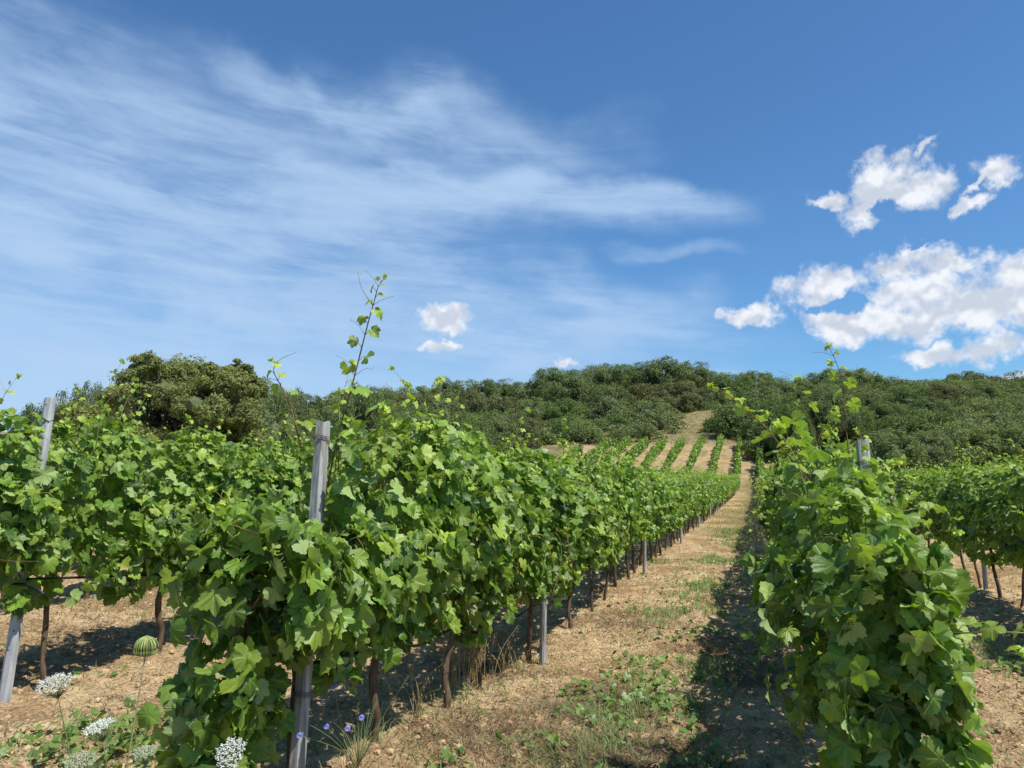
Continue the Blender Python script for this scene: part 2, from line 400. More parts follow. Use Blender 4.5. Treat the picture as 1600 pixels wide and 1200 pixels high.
# ------------------------------------------------------------------ layout of the vineyard
PITCHX = 2.5
ROWX = {k: (-1.95 - PITCHX * k) for k in range(0, 9)}          # rows left of the dirt aisle
RIGHTX = {k: (0.46 + PITCHX * k) for k in range(0, 9)}         # rows right of the aisle
def row_end(side, k): return (111 - 0.5 * k if k < 8 else 100) if side == 'L' else ([109, 62, 50, 46, 42, 40, 38, 38, 38][k])
clear_x = (-14, -6)

# ------------------------------------------------------------------ ground sheet
def graded(lo, hi, step, far_lo, far_hi, ratio):
    a = list(np.arange(lo, hi + 1e-6, step)); s = step; x = hi
    while x < far_hi: s *= ratio; x += s; a.append(min(x, far_hi))
    s = step; x = lo; b = []
    while x > far_lo: s *= ratio; x -= s; b.append(max(x, far_lo))
    return np.array(b[::-1] + a)
def litter_f(x, y):
    l = 0.10 + 1.5 * (fbm(x * 1.3 + 60, y * 1.3 + 7, 4) - .5)
    for (cx, cy, r) in GREASE: l = l + .75 * np.exp(-((x - cx) ** 2 + (y - cy) ** 2) / r ** 2)
    return np.clip(l, 0, 1)
def veg_f(x, y):
    v = -.05 + 1.3 * (fbm(x * .8 + 12, y * .8 + 90, 3) - .55)
    mid = np.exp(-((x + .55) / .55) ** 2)
    v = v + .32 * mid + .62 * sm((y - 15) / 14)
    v = v - .15 * sm((y - 80) / 15) * ((x > -24) & (y < 111))
    return np.clip(v, 0, 1)
def dry_f(x, y):
    edge = np.where(x < -1, 111.5, np.where(x < 2, 110, 60))
    edge = edge - 0.0
    d = np.maximum(sm((y - edge) / 3), .45 * sm((y - 62) / 24))
    d = np.maximum(d, sm((-x - 23.5) / 2)); d = np.maximum(d, sm((x - 24) / 2)); d = np.maximum(d, sm((-y - 12) / 5))
    return d
GREASE = []
for (px, py, r) in ((900, 1110, .35), (820, 1180, .4), (1010, 1190, .35), (1180, 1060, .3)):
    rr = ray(px, py); k = (EYE - .05) / -rr.z; GREASE.append((rr.x * k, rr.y * k, r))
xs = graded(-7.5, 4.5, .055, -700, 700, 1.035)
ys = graded(2.0, 13.0, .055, -300, 900, 1.03)
XX, YY = np.meshgrid(xs, ys)
ZZ = ground(XX, YY)
# land falls away gently behind the crest
V = np.stack([XX.ravel(), YY.ravel(), ZZ.ravel()], 1)
nx, ny = len(xs), len(ys)
ii = (np.arange(ny - 1)[:, None] * nx + np.arange(nx - 1)[None, :]).ravel()
T = np.concatenate([np.stack([ii, ii + 1, ii + nx + 1], 1), np.stack([ii, ii + nx + 1, ii + nx], 1)])
M_ground = ground_material()
go = new_mesh('ground', V, T, [M_ground], attrs={'litter': litter_f(V[:, 0], V[:, 1]), 'veg': veg_f(V[:, 0], V[:, 1]), 'dry': dry_f(V[:, 0], V[:, 1])})
tag(go, kind='structure')

# ------------------------------------------------------------------ leaves
def leaf_template(lod):
    cp = [(0, 1.00), (7, .88), (13, .90), (20, .77), (27, .80), (33, .66), (38, .74), (45, .86), (52, .95), (59, .83), (66, .85), (74, .72), (83, .68), (91, .80), (100, .79), (108, .88), (118, .77), (129, .80), (141, .70), (153, .68), (165, .50), (174, .16)]
    if lod == 1: cp = [(0, 1.0), (16, .84), (32, .66), (52, .94), (82, .70), (108, .86), (145, .70), (174, .16)]
    if lod == 2: cp = [(0, 1.0), (50, .85), (120, .72), (165, .35)]
    pts = [(a, r) for a, r in cp] + [(-a, r) for a, r in cp[::-1] if a != 0]
    ang = np.radians([p[0] for p in pts]); rr = np.array([p[1] for p in pts]) * 0.62
    n = len(pts)
    outer = np.stack([np.sin(ang) * rr, np.cos(ang) * rr], 1)
    if lod == 0:
        inner = outer * 0.5
        XY = np.vstack([[0, 0], inner, outer]); T = []
        for j in range(n):
            k = (j + 1) % n
            if abs(j - n // 2) < 0: continue
            T += [(0, 1 + k, 1 + j), (1 + j, 1 + k, 1 + n + k), (1 + j, 1 + n + k, 1 + n + j)]
    else:
        XY = np.vstack([[0, 0], outer]); T = [(0, 1 + (j + 1) % n, 1 + j) for j in range(n)]
    return XY, np.array(T)
TEMPL = {l: leaf_template(l) for l in (0, 1, 2)}

def leaves(pos, nrm, tip, size, young, lod, rg, flat=1.0):
    """pos (N,3) petiole end, nrm (N,3) upper side, tip (N,3) towards the leaf tip. -> V, T, attrs"""
    XY, T0 = TEMPL[lod]; N = len(pos); K = len(XY)
    nrm = nrm / (np.linalg.norm(nrm, axis=1)[:, None] + 1e-9)
    ty = tip - (tip * nrm).sum(1)[:, None] * nrm; ty /= np.linalg.norm(ty, axis=1)[:, None] + 1e-9
    tx = np.cross(ty, nrm)
    x = XY[:, 0][None, :] * rg.uniform(.85, 1.15, N)[:, None]; y = XY[:, 1][None, :] * np.ones((N, 1))
    r = np.hypot(x, y); ph = np.arctan2(x, y)
    cup = rg.normal(-.15, .36, N)[:, None] * flat; fold = rg.normal(.22, .28, N)[:, None] * flat; curl = rg.normal(-.35, .35, N)[:, None] * flat
    rip = rg.uniform(.02, .11, N)[:, None] * flat; pr = rg.uniform(0, 6.28, N)[:, None]
    z = cup * r * r + fold * np.abs(x) + curl * np.maximum(y, 0) ** 2 + rip * np.sin(ph * 4 + pr) * r * 1.6 + rip * .6 * np.sin(ph * 9 + pr) * r
    P = pos[:, None, :] + size[:, None, None] * (x[..., None] * tx[:, None] + y[..., None] * ty[:, None] + z[..., None] * nrm[:, None])
    T = (T0[None] + (np.arange(N) * K)[:, None, None]).reshape(-1, 3)
    rnd = np.repeat(rg.random(N), K); yg = np.repeat(young, K)
    luv = np.stack([np.tile(XY[:, 0], N), np.tile(XY[:, 1], N), np.zeros(N * K)], 1)
    return P.reshape(-1, 3), T, dict(rnd=rnd, young=yg, luv=luv)

def unit(v): return v / (np.linalg.norm(v, axis=-1, keepdims=True) + 1e-9)

def canopy_leaves(rg, n, hl, hh, wid, length, size, lod, seed=0., top_young=.5, taper=0.0, ybias=0.0):
    """leaves of one vine: hedge-like envelope along y, heights hl..hh above the ground"""
    y = (rg.random(n) - .5) * length * 1.15
    u = rg.random(n)
    h = hl + (hh - hl) * u ** .92
    lump = fbm(y * 2.6 + seed * 7.3 + 50, h * 2.6 + seed * 3.1 + 20, 3)
    lump2 = fbm(y * 2.6 + seed * 5.3 + 150, h * 2.6 + seed * 9.1 + 70, 3)
    side = np.where(rg.random(n) < .5, -1, 1.)
    t = (h - hl) / (hh - hl)
    prof = (0.55 + .55 * np.sin(np.clip(t * .85 + .12, 0, 1) * math.pi)) * np.where(t > .8, 1 - (t - .8) * 2.2, 1)
    lm = np.where(side > 0, lump, lump2)
    w = wid * prof * (.50 + 1.35 * (lm - .27))
    depth = 1 - rg.random(n) ** 1.7 * .9
    keep_ = None; x = side * w * depth
    hlo = (fbm(y * 3 + seed * 11 + 5, y * 0 + seed, 2) - .5) * .40
    h = h + hlo * (1 - t) + (fbm(y * 3.1 + seed * 2 + 33, y * 0 + 3.3 + seed, 2) - .5) * .30 * t
    pk = np.where(side > 0, fbm(y * 5 + seed * 3.7 + 9, h * 5 + seed, 2), fbm(y * 5 + seed * 4.1 + 77, h * 5 + seed + 31, 2))
    keep = (pk > .36) | (rg.random(n) < .22) | (lod == 2)
    x, y, h, t, side, depth = x[keep], y[keep], h[keep], t[keep], side[keep], depth[keep]; n = len(x)
    pos = np.stack([x, y, h], 1)
    up = .38 + .9 * t ** 3 + rg.normal(0, .3, n)
    nrm = np.stack([side * (.95 - .6 * t ** 4) + rg.normal(0, .48, n), rg.normal(0, .6, n), up + rg.normal(0, .2, n)], 1)
    flip = rg.random(n) < .17; nrm[flip] *= -1
    tip = np.stack([side * .5 + rg.normal(0, .4, n), rg.normal(0, .55, n), -1.0 + rg.normal(0, .35, n)], 1)
    sz = size * (.5 + .75 * rg.beta(2, 2, n)) * (1 - .25 * t ** 4)
    yg = np.clip(rg.beta(1.1, 4.6, n) + top_young * np.clip((t - .72) * 2.4, 0, 1) * rg.random(n) * (depth > .5), 0, 1)
    return leaves(pos, nrm, tip, sz, yg, lod, rg)

def shoot(mb, rg, pts, r0=.0035, nleaf=7, s0=.10, s1=.03, lod=0, yg0=.35, yg1=1.0, n=14, tend=True, mi_leaf=0, mi_stem=1, first=.1):
    """a cane through pts with alternating leaves that shrink and pale towards the tip"""
    C_ = curve(pts, n); rr = np.linspace(r0, r0 * .35, n)
    V, T = tube(C_, rr, 5); mb.add(V, T, mi_stem)
    tt = np.linspace(first, .97, nleaf); pos = []; nr = []; tp = []; sz = []; yy = []
    for i, t in enumerate(tt):
        k = t * (n - 1); a = int(k); b = min(a + 1, n - 1); p = C_[a] + (C_[b] - C_[a]) * (k - a)
        d = unit(C_[b] - C_[max(a - 1, 0)])
        side = unit(np.cross(d, [rg.normal(0, .3), rg.normal(0, .3), 1 if abs(d[2]) < .8 else 0] if abs(d[2]) < .8 else [rg.normal(0, .2), 1, rg.normal(0, .2)])) * (1 if i % 2 else -1)
        s = s0 + (s1 - s0) * t
        pet = side * s * .55 + d * s * .25 + np.array([0, 0, .1 * s])
        q = p + pet
        Vp, Tp = tube(np.array([p, p + pet * .5 + np.array([0, 0, .01]), q]), [.0016, .0013, .001], 4); mb.add(Vp, Tp, mi_stem)
        pos.append(q); sz.append(s * rg.uniform(.85, 1.15)); yy.append(min(1, yg0 + (yg1 - yg0) * t))
        nr.append(np.array([0, -.25, .75]) + side * .5 + rg.normal(0, .35, 3)); tp.append(side * .9 + np.array([0, 0, -.7]) + rg.normal(0, .3, 3))
        if tend and i % 3 == 1:
            e = p - side * .06 + d * .05; ph = rg.uniform(0, 6)
            cp = [p, p - side * .03 + d * .03, e, e - side * .03 + np.array([0, 0, .02 * math.sin(ph)]), e - side * .035 + d * .02]
            Vt, Tt = tube(curve(cp, 9), np.linspace(.0012, .0007, 9), 4); mb.add(Vt, Tt, mi_stem)
    V, T, A = leaves(np.array(pos), np.array(nr), np.array(tp), np.array(sz), np.array(yy), lod, rg)
    mb.add(V, T, mi_leaf, **A)
    # curled tip tuft
    tip = C_[-1]
    P = tip + rg.normal(0, .008, (4, 3)); V, T, A = leaves(P, rg.normal(0, 1, (4, 3)) + [0, 0, .6], rg.normal(0, 1, (4, 3)) + [0, 0, .8], rg.uniform(.6, 1.2, 4) * s1, np.ones(4), lod, rg)
    mb.add(V, T, mi_leaf, **A)

def make_vine(rg, lod, hl=.56, hh=1.70, wid=.30, length=.9, n=480, size=.135, nshoot=5, parts=True, seed=None, bunches=0, tall=.4, y_tr=0.0, extra=None, cap=0):
    """grapevine > trunk, canes, foliage, (shoots), grape_bunch"""
    root = empty('grapevine')
    seed = rg.uniform(0, 40) if seed is None else seed
    mbf = MB()
    V, T, A = canopy_leaves(rg, n, hl, hh, wid, length, size, lod, seed); mbf.add(V, T, 0, **A)
    if cap:      # leaves closing the near end of the row
        hc = hl + (hh - hl) * rg.random(cap) ** .95; tc_ = (hc - hl) / (hh - hl)
        pc = np.stack([rg.uniform(-1, 1, cap) * wid * 1.05, -length * .5 + rg.normal(0, .06, cap) + .10 * tc_, hc], 1)
        nc = np.stack([pc[:, 0] * 2.2 + rg.normal(0, .45, cap), -.9 + rg.normal(0, .35, cap), .5 + rg.normal(0, .35, cap)], 1)
        tpc = np.stack([rg.normal(0, .6, cap), -.4 + rg.normal(0, .4, cap), -1 + rg.normal(0, .35, cap)], 1)
        Vc, Tc, Ac = leaves(pc, nc, tpc, size * (.55 + .75 * rg.beta(2, 2, cap)), np.clip(rg.beta(1.1, 4.2, cap), 0, 1), lod, rg); mbf.add(Vc, Tc, 0, **Ac)
    if lod == 0: kid(root, mbf.build('foliage', [M_vine], root))
    def shoot_mesh(pts, *a_, **k_):
        m_ = MB() if lod == 0 else mbf
        shoot(m_, rg, pts, *a_, **k_)
        if lod == 0: kid(root, m_.build('shoot', [M_vine, M_cane], root))
    for i in range(nshoot):
        y = rg.uniform(-.45, .45) * length; x = rg.normal(0, .1); z0 = hh - .15
        up = rg.uniform(.10, 1.0) ** 1.5 * tall + .12
        lean = rg.normal(0, .35, 2) * up
        shoot_mesh([(x, y, z0 - .1), (x + lean[0] * .3, y + lean[1] * .3, z0 + up * .5), (x + lean[0], y + lean[1], z0 + up)], .003, 4 + int(up * 8), .085, .03, lod=lod, n=7, tend=(lod == 0), yg0=.3, yg1=.95)
    for i in range(nshoot // 2):
        y = rg.uniform(-.45, .45) * length; s = 1 if rg.random() < .5 else -1; z0 = rg.uniform(hl + .35, hh - .1)
        L = rg.uniform(.12, .3)
        shoot_mesh([(s * wid * .6, y, z0), (s * (wid + L * .6), y + rg.normal(0, .08), z0 + .05), (s * (wid + L), y + rg.normal(0, .15), z0 - L * .35)], .003, 5, .085, .035, lod=lod, n=7, tend=False, yg0=.25, yg1=.8)
    if lod:
        kid(root, mbf.build('foliage', [M_vine_far, M_cane], root))
    if parts:
        mb = MB(); k = 9
        zz = np.linspace(-.05, .82, k)
        pts = np.stack([rg.normal(0, .014, k).cumsum() * .8, y_tr + rg.normal(0, .018, k).cumsum(), zz], 1)
        pts[:, 1] += (zz - .4) * rg.normal(0, .12)
        rad = np.linspace(.020, .013, k) * rg.uniform(.85, 1.25) * (1 + .25 * rg.random(k))
        mb.add(*tube(pts, rad, 8))
        top = pts[-1]
        for s in (-1, 1):
            arm = [top - [0, 0, .03], top + [0, s * .10, .05], top + [rg.normal(0, .02), s * .31 * length, .06], top + [0, s * .5 * length, .03]]
            mb.add(*tube(curve(arm, 8), np.linspace(.017, .009, 8), 6))
        tr = mb.build('trunk', [M_bark], root); kid(root, tr)
        mb = MB()
        for i in range(6 if lod == 0 else 4):
            y = top[1] + rg.uniform(-.45, .45) * length; x = top[0]; s = rg.choice([-1, 1]); ww = wid * rg.uniform(.2, 1.0)
            if rg.random() < .65:
                cp = [(x, y, .86), (x + s * ww * .5, y + rg.normal(0, .08), hl + (hh - hl) * .45), (x + s * ww * .7, y + rg.normal(0, .14), hl + (hh - hl) * .75), (x + s * ww * .5, y + rg.normal(0, .2), hh - .05)]
            else:
                cp = [(x, y, .86), (x + s * ww * .8, y + rg.normal(0, .08), 1.1), (x + s * wid * 1.0, y + rg.normal(0, .12), .9), (x + s * wid * .95, y + rg.normal(0, .15), hl + .05)]
            mb.add(*tube(curve(cp, 12), np.linspace(.0030, .0016, 12), 5))
        ca = mb.build('canes', [M_cane_red], root); kid(root, ca)
    for b in range(bunches):
        s = extra[b] if extra is not None else (rg.choice([-1, 1]) * wid * .9, rg.uniform(-.35, .35), rg.uniform(.78, .98))
        gb = grape_bunch(rg, s, root); kid(root, gb)
    return root

_ico = None
def ico(sub=1):
    global _ico
    import bmesh
    bm = bmesh.new(); bmesh.ops.create_icosphere(bm, subdivisions=sub, radius=1.0)
    V = np.array([v.co[:] for v in bm.verts]); T = np.array([[v.index for v in f.verts] for f in bm.faces]); bm.free()
    return V, T
ICO1 = ico(1); ICO2 = ico(2); ICO3 = ico(3)
def balls(P, rad, tmpl=ICO1):
    V0, T0 = tmpl; N = len(P)
    V = P[:, None, :] + rad[:, None, None] * V0[None]
    T = T0[None] + (np.arange(N) * len(V0))[:, None, None]
    return V.reshape(-1, 3), T.reshape(-1, 3)
def grape_bunch(rg, p, root):
    n = 75; t = rg.random(n) ** .8
    a = rg.uniform(0, 6.28, n); r = .042 * (1 - t * .75) * np.sqrt(rg.uniform(.4, 1, n))
    P = np.stack([p[0] + np.cos(a) * r, p[1] + np.sin(a) * r, p[2] - t * .15], 1)
    mb = MB(); mb.add(*balls(P, rg.uniform(.0065, .009, n)), 0)
    mb.add(*tube(np.array([[p[0], p[1], p[2] + .06], [p[0], p[1], p[2]], [p[0], p[1], p[2] - .12]]), .002, 4), 1)
    return mb.build('grape_bunch', [M_grape, M_cane], root)

# ------------------------------------------------------------------ the vines: positions
SP = 0.9
def vine_positions():
    L = []
    for k, x in ROWX.items():
        y0 = {0: 3.78, 1: 4.1, 2: 4.9}.get(k, 5.5 + .3 * k); y = y0; i = 0
        while y < row_end('L', k):
            L.append(('L', k, i, x, y)); y += SP; i += 1
    for k, x in RIGHTX.items():
        y0 = 3.85 if k == 0 else 4.3 + .3 * k; y = y0; i = 0
        while y < row_end('R', k):
            L.append(('R', k, i, x, y)); y += SP; i += 1
    return L
def project(x, y, z):
    d = Vector((x, y, z - EYE)); f = d.dot(_f)
    return (800 + FPX * d.dot(CR) / f, 600 - FPX * d.dot(_u) / f, f)
allv = []
for v in vine_positions():
    u, w, f = project(v[3], v[4], 1.4)
    if f > 1.0 and -90 - 500 / f < u < 1690 + 500 / f: allv.append((v, f, u))
    elif f > 0.5 and -400 < u < 2000 and f < 14: allv.append((v, f, u))
def score(q):
    (side, k, i, x, y), f, u = q
    w = {('L', 0): .38, ('R', 0): .45, ('L', 1): .75, ('R', 1): .55, ('L', 2): .9}.get((side, k), 1.35)
    if not (-60 < u < 1660): w *= 3
    return f * w
allv.sort(key=score)
NIND = 296
ind, rest = allv[:NIND], allv[NIND:]

rgv = np.random.default_rng(21)
HQ = [make_vine(rgv, 0, n=820, nshoot=6, size=.116) for i in range(7)]
MQ = [make_vine(rgv, 1, n=560, nshoot=7, size=.122, tall=.34) for i in range(7)]
proto_used = set()
def ordinal(n): return ['first', 'second', 'third', 'fourth', 'fifth', 'sixth', 'seventh', 'eighth', 'ninth', 'tenth', 'eleventh', 'twelfth', 'thirteenth', 'fourteenth', 'fifteenth', 'sixteenth', 'seventeenth', 'eighteenth', 'nineteenth', 'twentieth'][min(n, 19)]
ROWNAME = {('L', 0): 'row left of the aisle', ('L', 1): 'second row left of the aisle', ('L', 2): 'third row left of the aisle',
           ('R', 0): 'row right of the aisle', ('R', 1): 'second row right of the aisle', ('R', 2): 'third row right of the aisle'}
def rowname(side, k):
    return ROWNAME.get((side, k), ('%s row %s of the aisle' % (ordinal(k), 'left' if side == 'L' else 'right')))
def vine_label(side, k, i, y):
    rn = rowname(side, k)
    if k == 0:
        ps = [3.6, 6.5, 12.75, 19.1, 25.6] if side == 'L' else [3.85, 10.6, 16.9, 23.2]
        y_ = (3.78 if side == 'L' else 3.85) + i * .9
        for j in range(len(ps) - 1):
            if y_ < ps[j + 1]:
                n = sum(1 for q in range(60) if (3.78 if side == 'L' else 3.85) + q * .9 >= ps[j] - .01 and q < i)
                return '%s grapevine past the %s in the %s' % (ordinal(n), 'near end post' if j == 0 else ordinal(j - 1) + ' slim grey post', rn)
    if k == 1 and i < 10: return '%s leafy grapevine from the near end of the %s' % (ordinal(i), rn)
    if y < 13: return 'green grapevine in the near part of the %s' % rn
    if y < 26: return 'green grapevine further back in the %s' % rn
    return 'small distant grapevine where the %s runs towards the hill' % rn
def near_height(side, k, i): return 1.0
for (v, f, u) in ind:
    side, k, i, x, y = v
    pool = HQ if f < 9.5 else MQ
    src = pool[int(rgv.integers(len(pool)))]
    if src.name not in proto_used: proto_used.add(src.name); o = src
    else: o = copy_tree(src)
    jx = float(rgv.normal(0, .03)) - (.05 if (side, k) == ('R', 0) and i < 2 else 0); jy = float(rgv.normal(0, .06))
    o.location = (x + jx, y + jy, gz(x, y)); o.rotation_euler = (float(rgv.normal(0, .02)), float(rgv.normal(0, .02)), math.pi * int(rgv.integers(2)) + float(rgv.normal(0, .05)))
    hs = float(rgv.uniform(.93, 1.05)) * (1.0 if y < 12 else .97)
    if k == 0 and side == 'R' and i == 0: hs = .90; o.location.x -= .06
    if k == 0 and side == 'R' and i == 1: hs = .98; o.location.x -= .03
    if k == 0 and side == 'L' and i == 0: hs = .98
    o.scale = (float(rgv.uniform(.9, 1.12)) * (.84 if (side, k) == ('R', 0) else 1), 1.05, hs)
    tag(o, vine_label(side, k, i, y), 'grapevine', 'grapevines in the %s' % rowname(side, k))
for o in HQ + MQ:
    if o.name not in proto_used:
        for c in KIDS.get(o.name, []): D.objects.remove(c)
        D.objects.remove(o)

# everything beyond the nearest three hundred: one leafy mass
mb = MB(); rgf = np.random.default_rng(5)
for lodd, sel in ((1, [q for q in rest if q[1] < 40]), (2, [q for q in rest if q[1] >= 40])):
    for (v, f, u) in sel:
        side, k, i, x, y = v
        if rgf.random() < .07: continue
        n = int(max(90, min(260, 7500 / f))); size = .14 * max(1, min(2.1, f / 42))
        V, T, A = canopy_leaves(rgf, n, rgf.uniform(.4, .65), (1.66 if f < 60 else 1.72) + rgf.normal(0, .14), rgf.uniform(.18, .36), SP, size, lodd, rgf.uniform(0, 60), top_young=.6)
        V = V + [x, y, gz(x, y)]
        mb.add(V, T, 0, rnd=A['rnd'], young=A['young'])
        zz = gz(x, y)
        if f < 60:
            mb.add(*tube(np.array([[x, y, zz], [x + .02, y + .02, zz + .4], [x, y, zz + .85]]), .02, 4), 1, rnd=0., young=0.)
fv = mb.build('distant_vines', [M_vine_far, M_bark]); tag(fv, 'rows of small green vines climbing the far slope to the scrub', 'vines', kind='stuff')

# ------------------------------------------------------------------ special near vines
rs = np.random.default_rng(99)
def place_special(o, x, y, label, group): 
    o.location = (x, y, gz(x, y)); tag(o, label, 'grapevine', group)
GA = 'grapevines in the %s' % rowname('L', 0); GB = 'grapevines in the %s' % rowname('R', 0)
# low drooping vine in front of the left end post
o = make_vine(rs, 0, hl=.24, hh=1.15, wid=.17, length=.42, n=300, size=.12, nshoot=1, tall=.2, cap=70)
place_special(o, -2.04, 2.74, 'low drooping grapevine spilling in front of the left end post', GA)
o = make_vine(rs, 0, hl=.60, hh=1.24, wid=.27, length=.75, n=560, size=.12, nshoot=2, tall=.15)
place_special(o, -1.93, 3.0, 'leafy grapevine wrapped round the wooden end post left of the aisle', GA)
o = make_vine(rs, 0, hl=.32, hh=1.38, wid=.20, length=.70, n=860, size=.108, nshoot=2, tall=.2, cap=240)
place_special(o, .42, 3.15, 'nearest big-leaved grapevine at the lower right in front of the end post', GB)

o = make_vine(rs, 0, hl=.78, hh=1.52, wid=.26, length=.8, n=420, size=.13, nshoot=4, tall=.3)
place_special(o, -4.42, 3.35, 'light-leaved grapevine wrapping the leaning steel post at the left edge', 'grapevines in the %s' % rowname('L', 1))
def shoot_obj(name, label, pts, parent_loc, root, nleaf, s0, s1, red=False, **kw):
    mb = MB()
    P = [np.array(p) - np.array(root.location) for p in pts]
    shoot(mb, rs, P, nleaf=nleaf, s0=s0, s1=s1, **kw)
    o = mb.build(name, [M_vine, M_cane_red if red else M_cane], root); o['label'] = label; return o
roots = {}
for o_ in COL.objects:
    if o_.type == 'EMPTY' and o_.get('label', ''):
        roots.setdefault(o_['label'], o_)
def find(side, k, i): return roots.get(vine_label(side, k, i, 4 + i * .9))
va = find('L', 0, 0); vb = find('R', 0, 0)
def add_shoot(root, label, pix, d, nleaf, s0, s1, **kw):
    # undo the vine's own turn and scale so that the shoot keeps its place
    bpy.context.view_layer.update()
    inv = Matrix.LocRotScale(root.location, root.rotation_euler, root.scale).inverted()
    P = [inv @ at(px, py, d if not isinstance(d, (list, tuple)) else d[j]) for j, (px, py) in enumerate(pix)]
    mb = MB(); shoot(mb, rs, P, nleaf=nleaf, s0=s0, s1=s1, **kw)
    o = mb.build('shoot', [M_vine, M_cane_red], root); o['label'] = label
if va:
    add_shoot(va, 'very tall shoot with sparse leaves against the sky', [(512, 760), (528, 680), (548, 610), (563, 552), (575, 505), (585, 470), (591, 448), (603, 432)], 3.62, 13, .125, .02, r0=.0048, n=22, first=.28, yg0=.05, yg1=.8)
    add_shoot(va, 'bare forked tendril near the top of the tall shoot', [(583, 478), (572, 462), (564, 448), (559, 424)], 3.62, 1, .012, .01, r0=.0022, n=8, tend=False)
    add_shoot(va, 'pale curly shoot left of the end post', [(470, 700), (455, 640), (440, 605), (428, 582), (430, 566)], 3.5, 8, .09, .03, r0=.004, n=14, first=.1)
    add_shoot(va, 'pale shoot right of the tall one', [(590, 720), (605, 670), (622, 630), (636, 600)], 3.75, 7, .09, .03, r0=.0035, n=12)
    add_shoot(va, 'leafy shoot low over the post', [(520, 740), (555, 700), (585, 655), (600, 640)], 3.55, 8, .13, .05, r0=.0035, n=12, yg0=.1, yg1=.5)
if vb:
    add_shoot(vb, 'reddish upright shoot above the end post', [(1330, 740), (1322, 670), (1318, 615), (1310, 575), (1295, 541)], 4.0, 9, .115, .03, r0=.004, n=16, first=.3, yg0=.3, yg1=1)
    add_shoot(vb, 'long shoot arching left over the aisle', [(1300, 790), (1250, 735), (1200, 672), (1165, 640), (1135, 615), (1108, 603)], 3.7, 11, .13, .03, r0=.0045, n=20, first=.2, yg0=.3, yg1=1)
    add_shoot(vb, 'pale shoot with curled tip', [(1285, 720), (1270, 660), (1255, 625), (1246, 590)], 4.1, 8, .10, .03, r0=.0035, n=14, yg0=.4, yg1=1)
    add_shoot(vb, 'leafy shoot left of the end post', [(1290, 800), (1262, 740), (1235, 690), (1222, 665)], 3.8, 9, .17, .10, r0=.004, n=14, yg0=.05, yg1=.35)
    add_shoot(vb, 'pale shoot hanging towards the aisle', [(1270, 905), (1240, 878), (1215, 868), (1190, 880)], 3.6, 6, .10, .03, r0=.0035, n=12, yg0=.5, yg1=1)
    add_shoot(vb, 'leafy shoot right of the end post', [(1370, 810), (1395, 780), (1405, 745), (1402, 725)], 3.9, 6, .12, .05, r0=.0035, n=12, yg0=.3, yg1=.9)

# ------------------------------------------------------------------ posts
def post_round(base, top, r, m, label, group, n=12, wire=None, square=False):
    root = empty('vineyard_post', base)
    b = Vector((0, 0, 0)); t = Vector(top) - Vector(base); k = 14
    mb = MB(); ax = t.normalized()
    pts = [b + t * (i / (k - 1)) for i in range(k)]
    V, T = tube([list(p) for p in pts], r, n)
    # irregular timber: chipped section
    rr = np.random.default_rng(int(abs(base[0] * 100)) + 3)
    ang = np.arange(n) * 2 * math.pi / n
    prof = 1 + .07 * rr.normal(0, 1, n)
    if square: prof *= 1 / np.maximum(np.abs(np.cos(ang)), np.abs(np.sin(ang))) ** .7 * .86
    for i in range(k):
        c = np.array(pts[i]); V[i * n:(i + 1) * n] = c + (V[i * n:(i + 1) * n] - c) * (prof * (1 + .012 * rr.normal(0, 1, n)))[:, None]
    V[(k - 1) * n:k * n, 2] += rr.normal(0, .004, n)
    mb.add(V, T)
    mb.build('pole', [m], root, smooth=False)
    if wire:
        for h in wire:
            mb = MB()
            c = b + t * h
            for q in range(3):
                a = np.linspace(0, 2 * math.pi, 17); u = ax.orthogonal().normalized(); w = ax.cross(u)
                P = [list(c + ax * (q * .008 - .008 + .003 * math.sin(x * 2)) + (u * math.cos(x) + w * math.sin(x)) * (r * 1.13)) for x in a]
                mb.add(*tube(P, .0018, 4, cap=False))
            mb.build('wire_tie', [M_wire], root)
    tag(root, label, 'post', group); return root
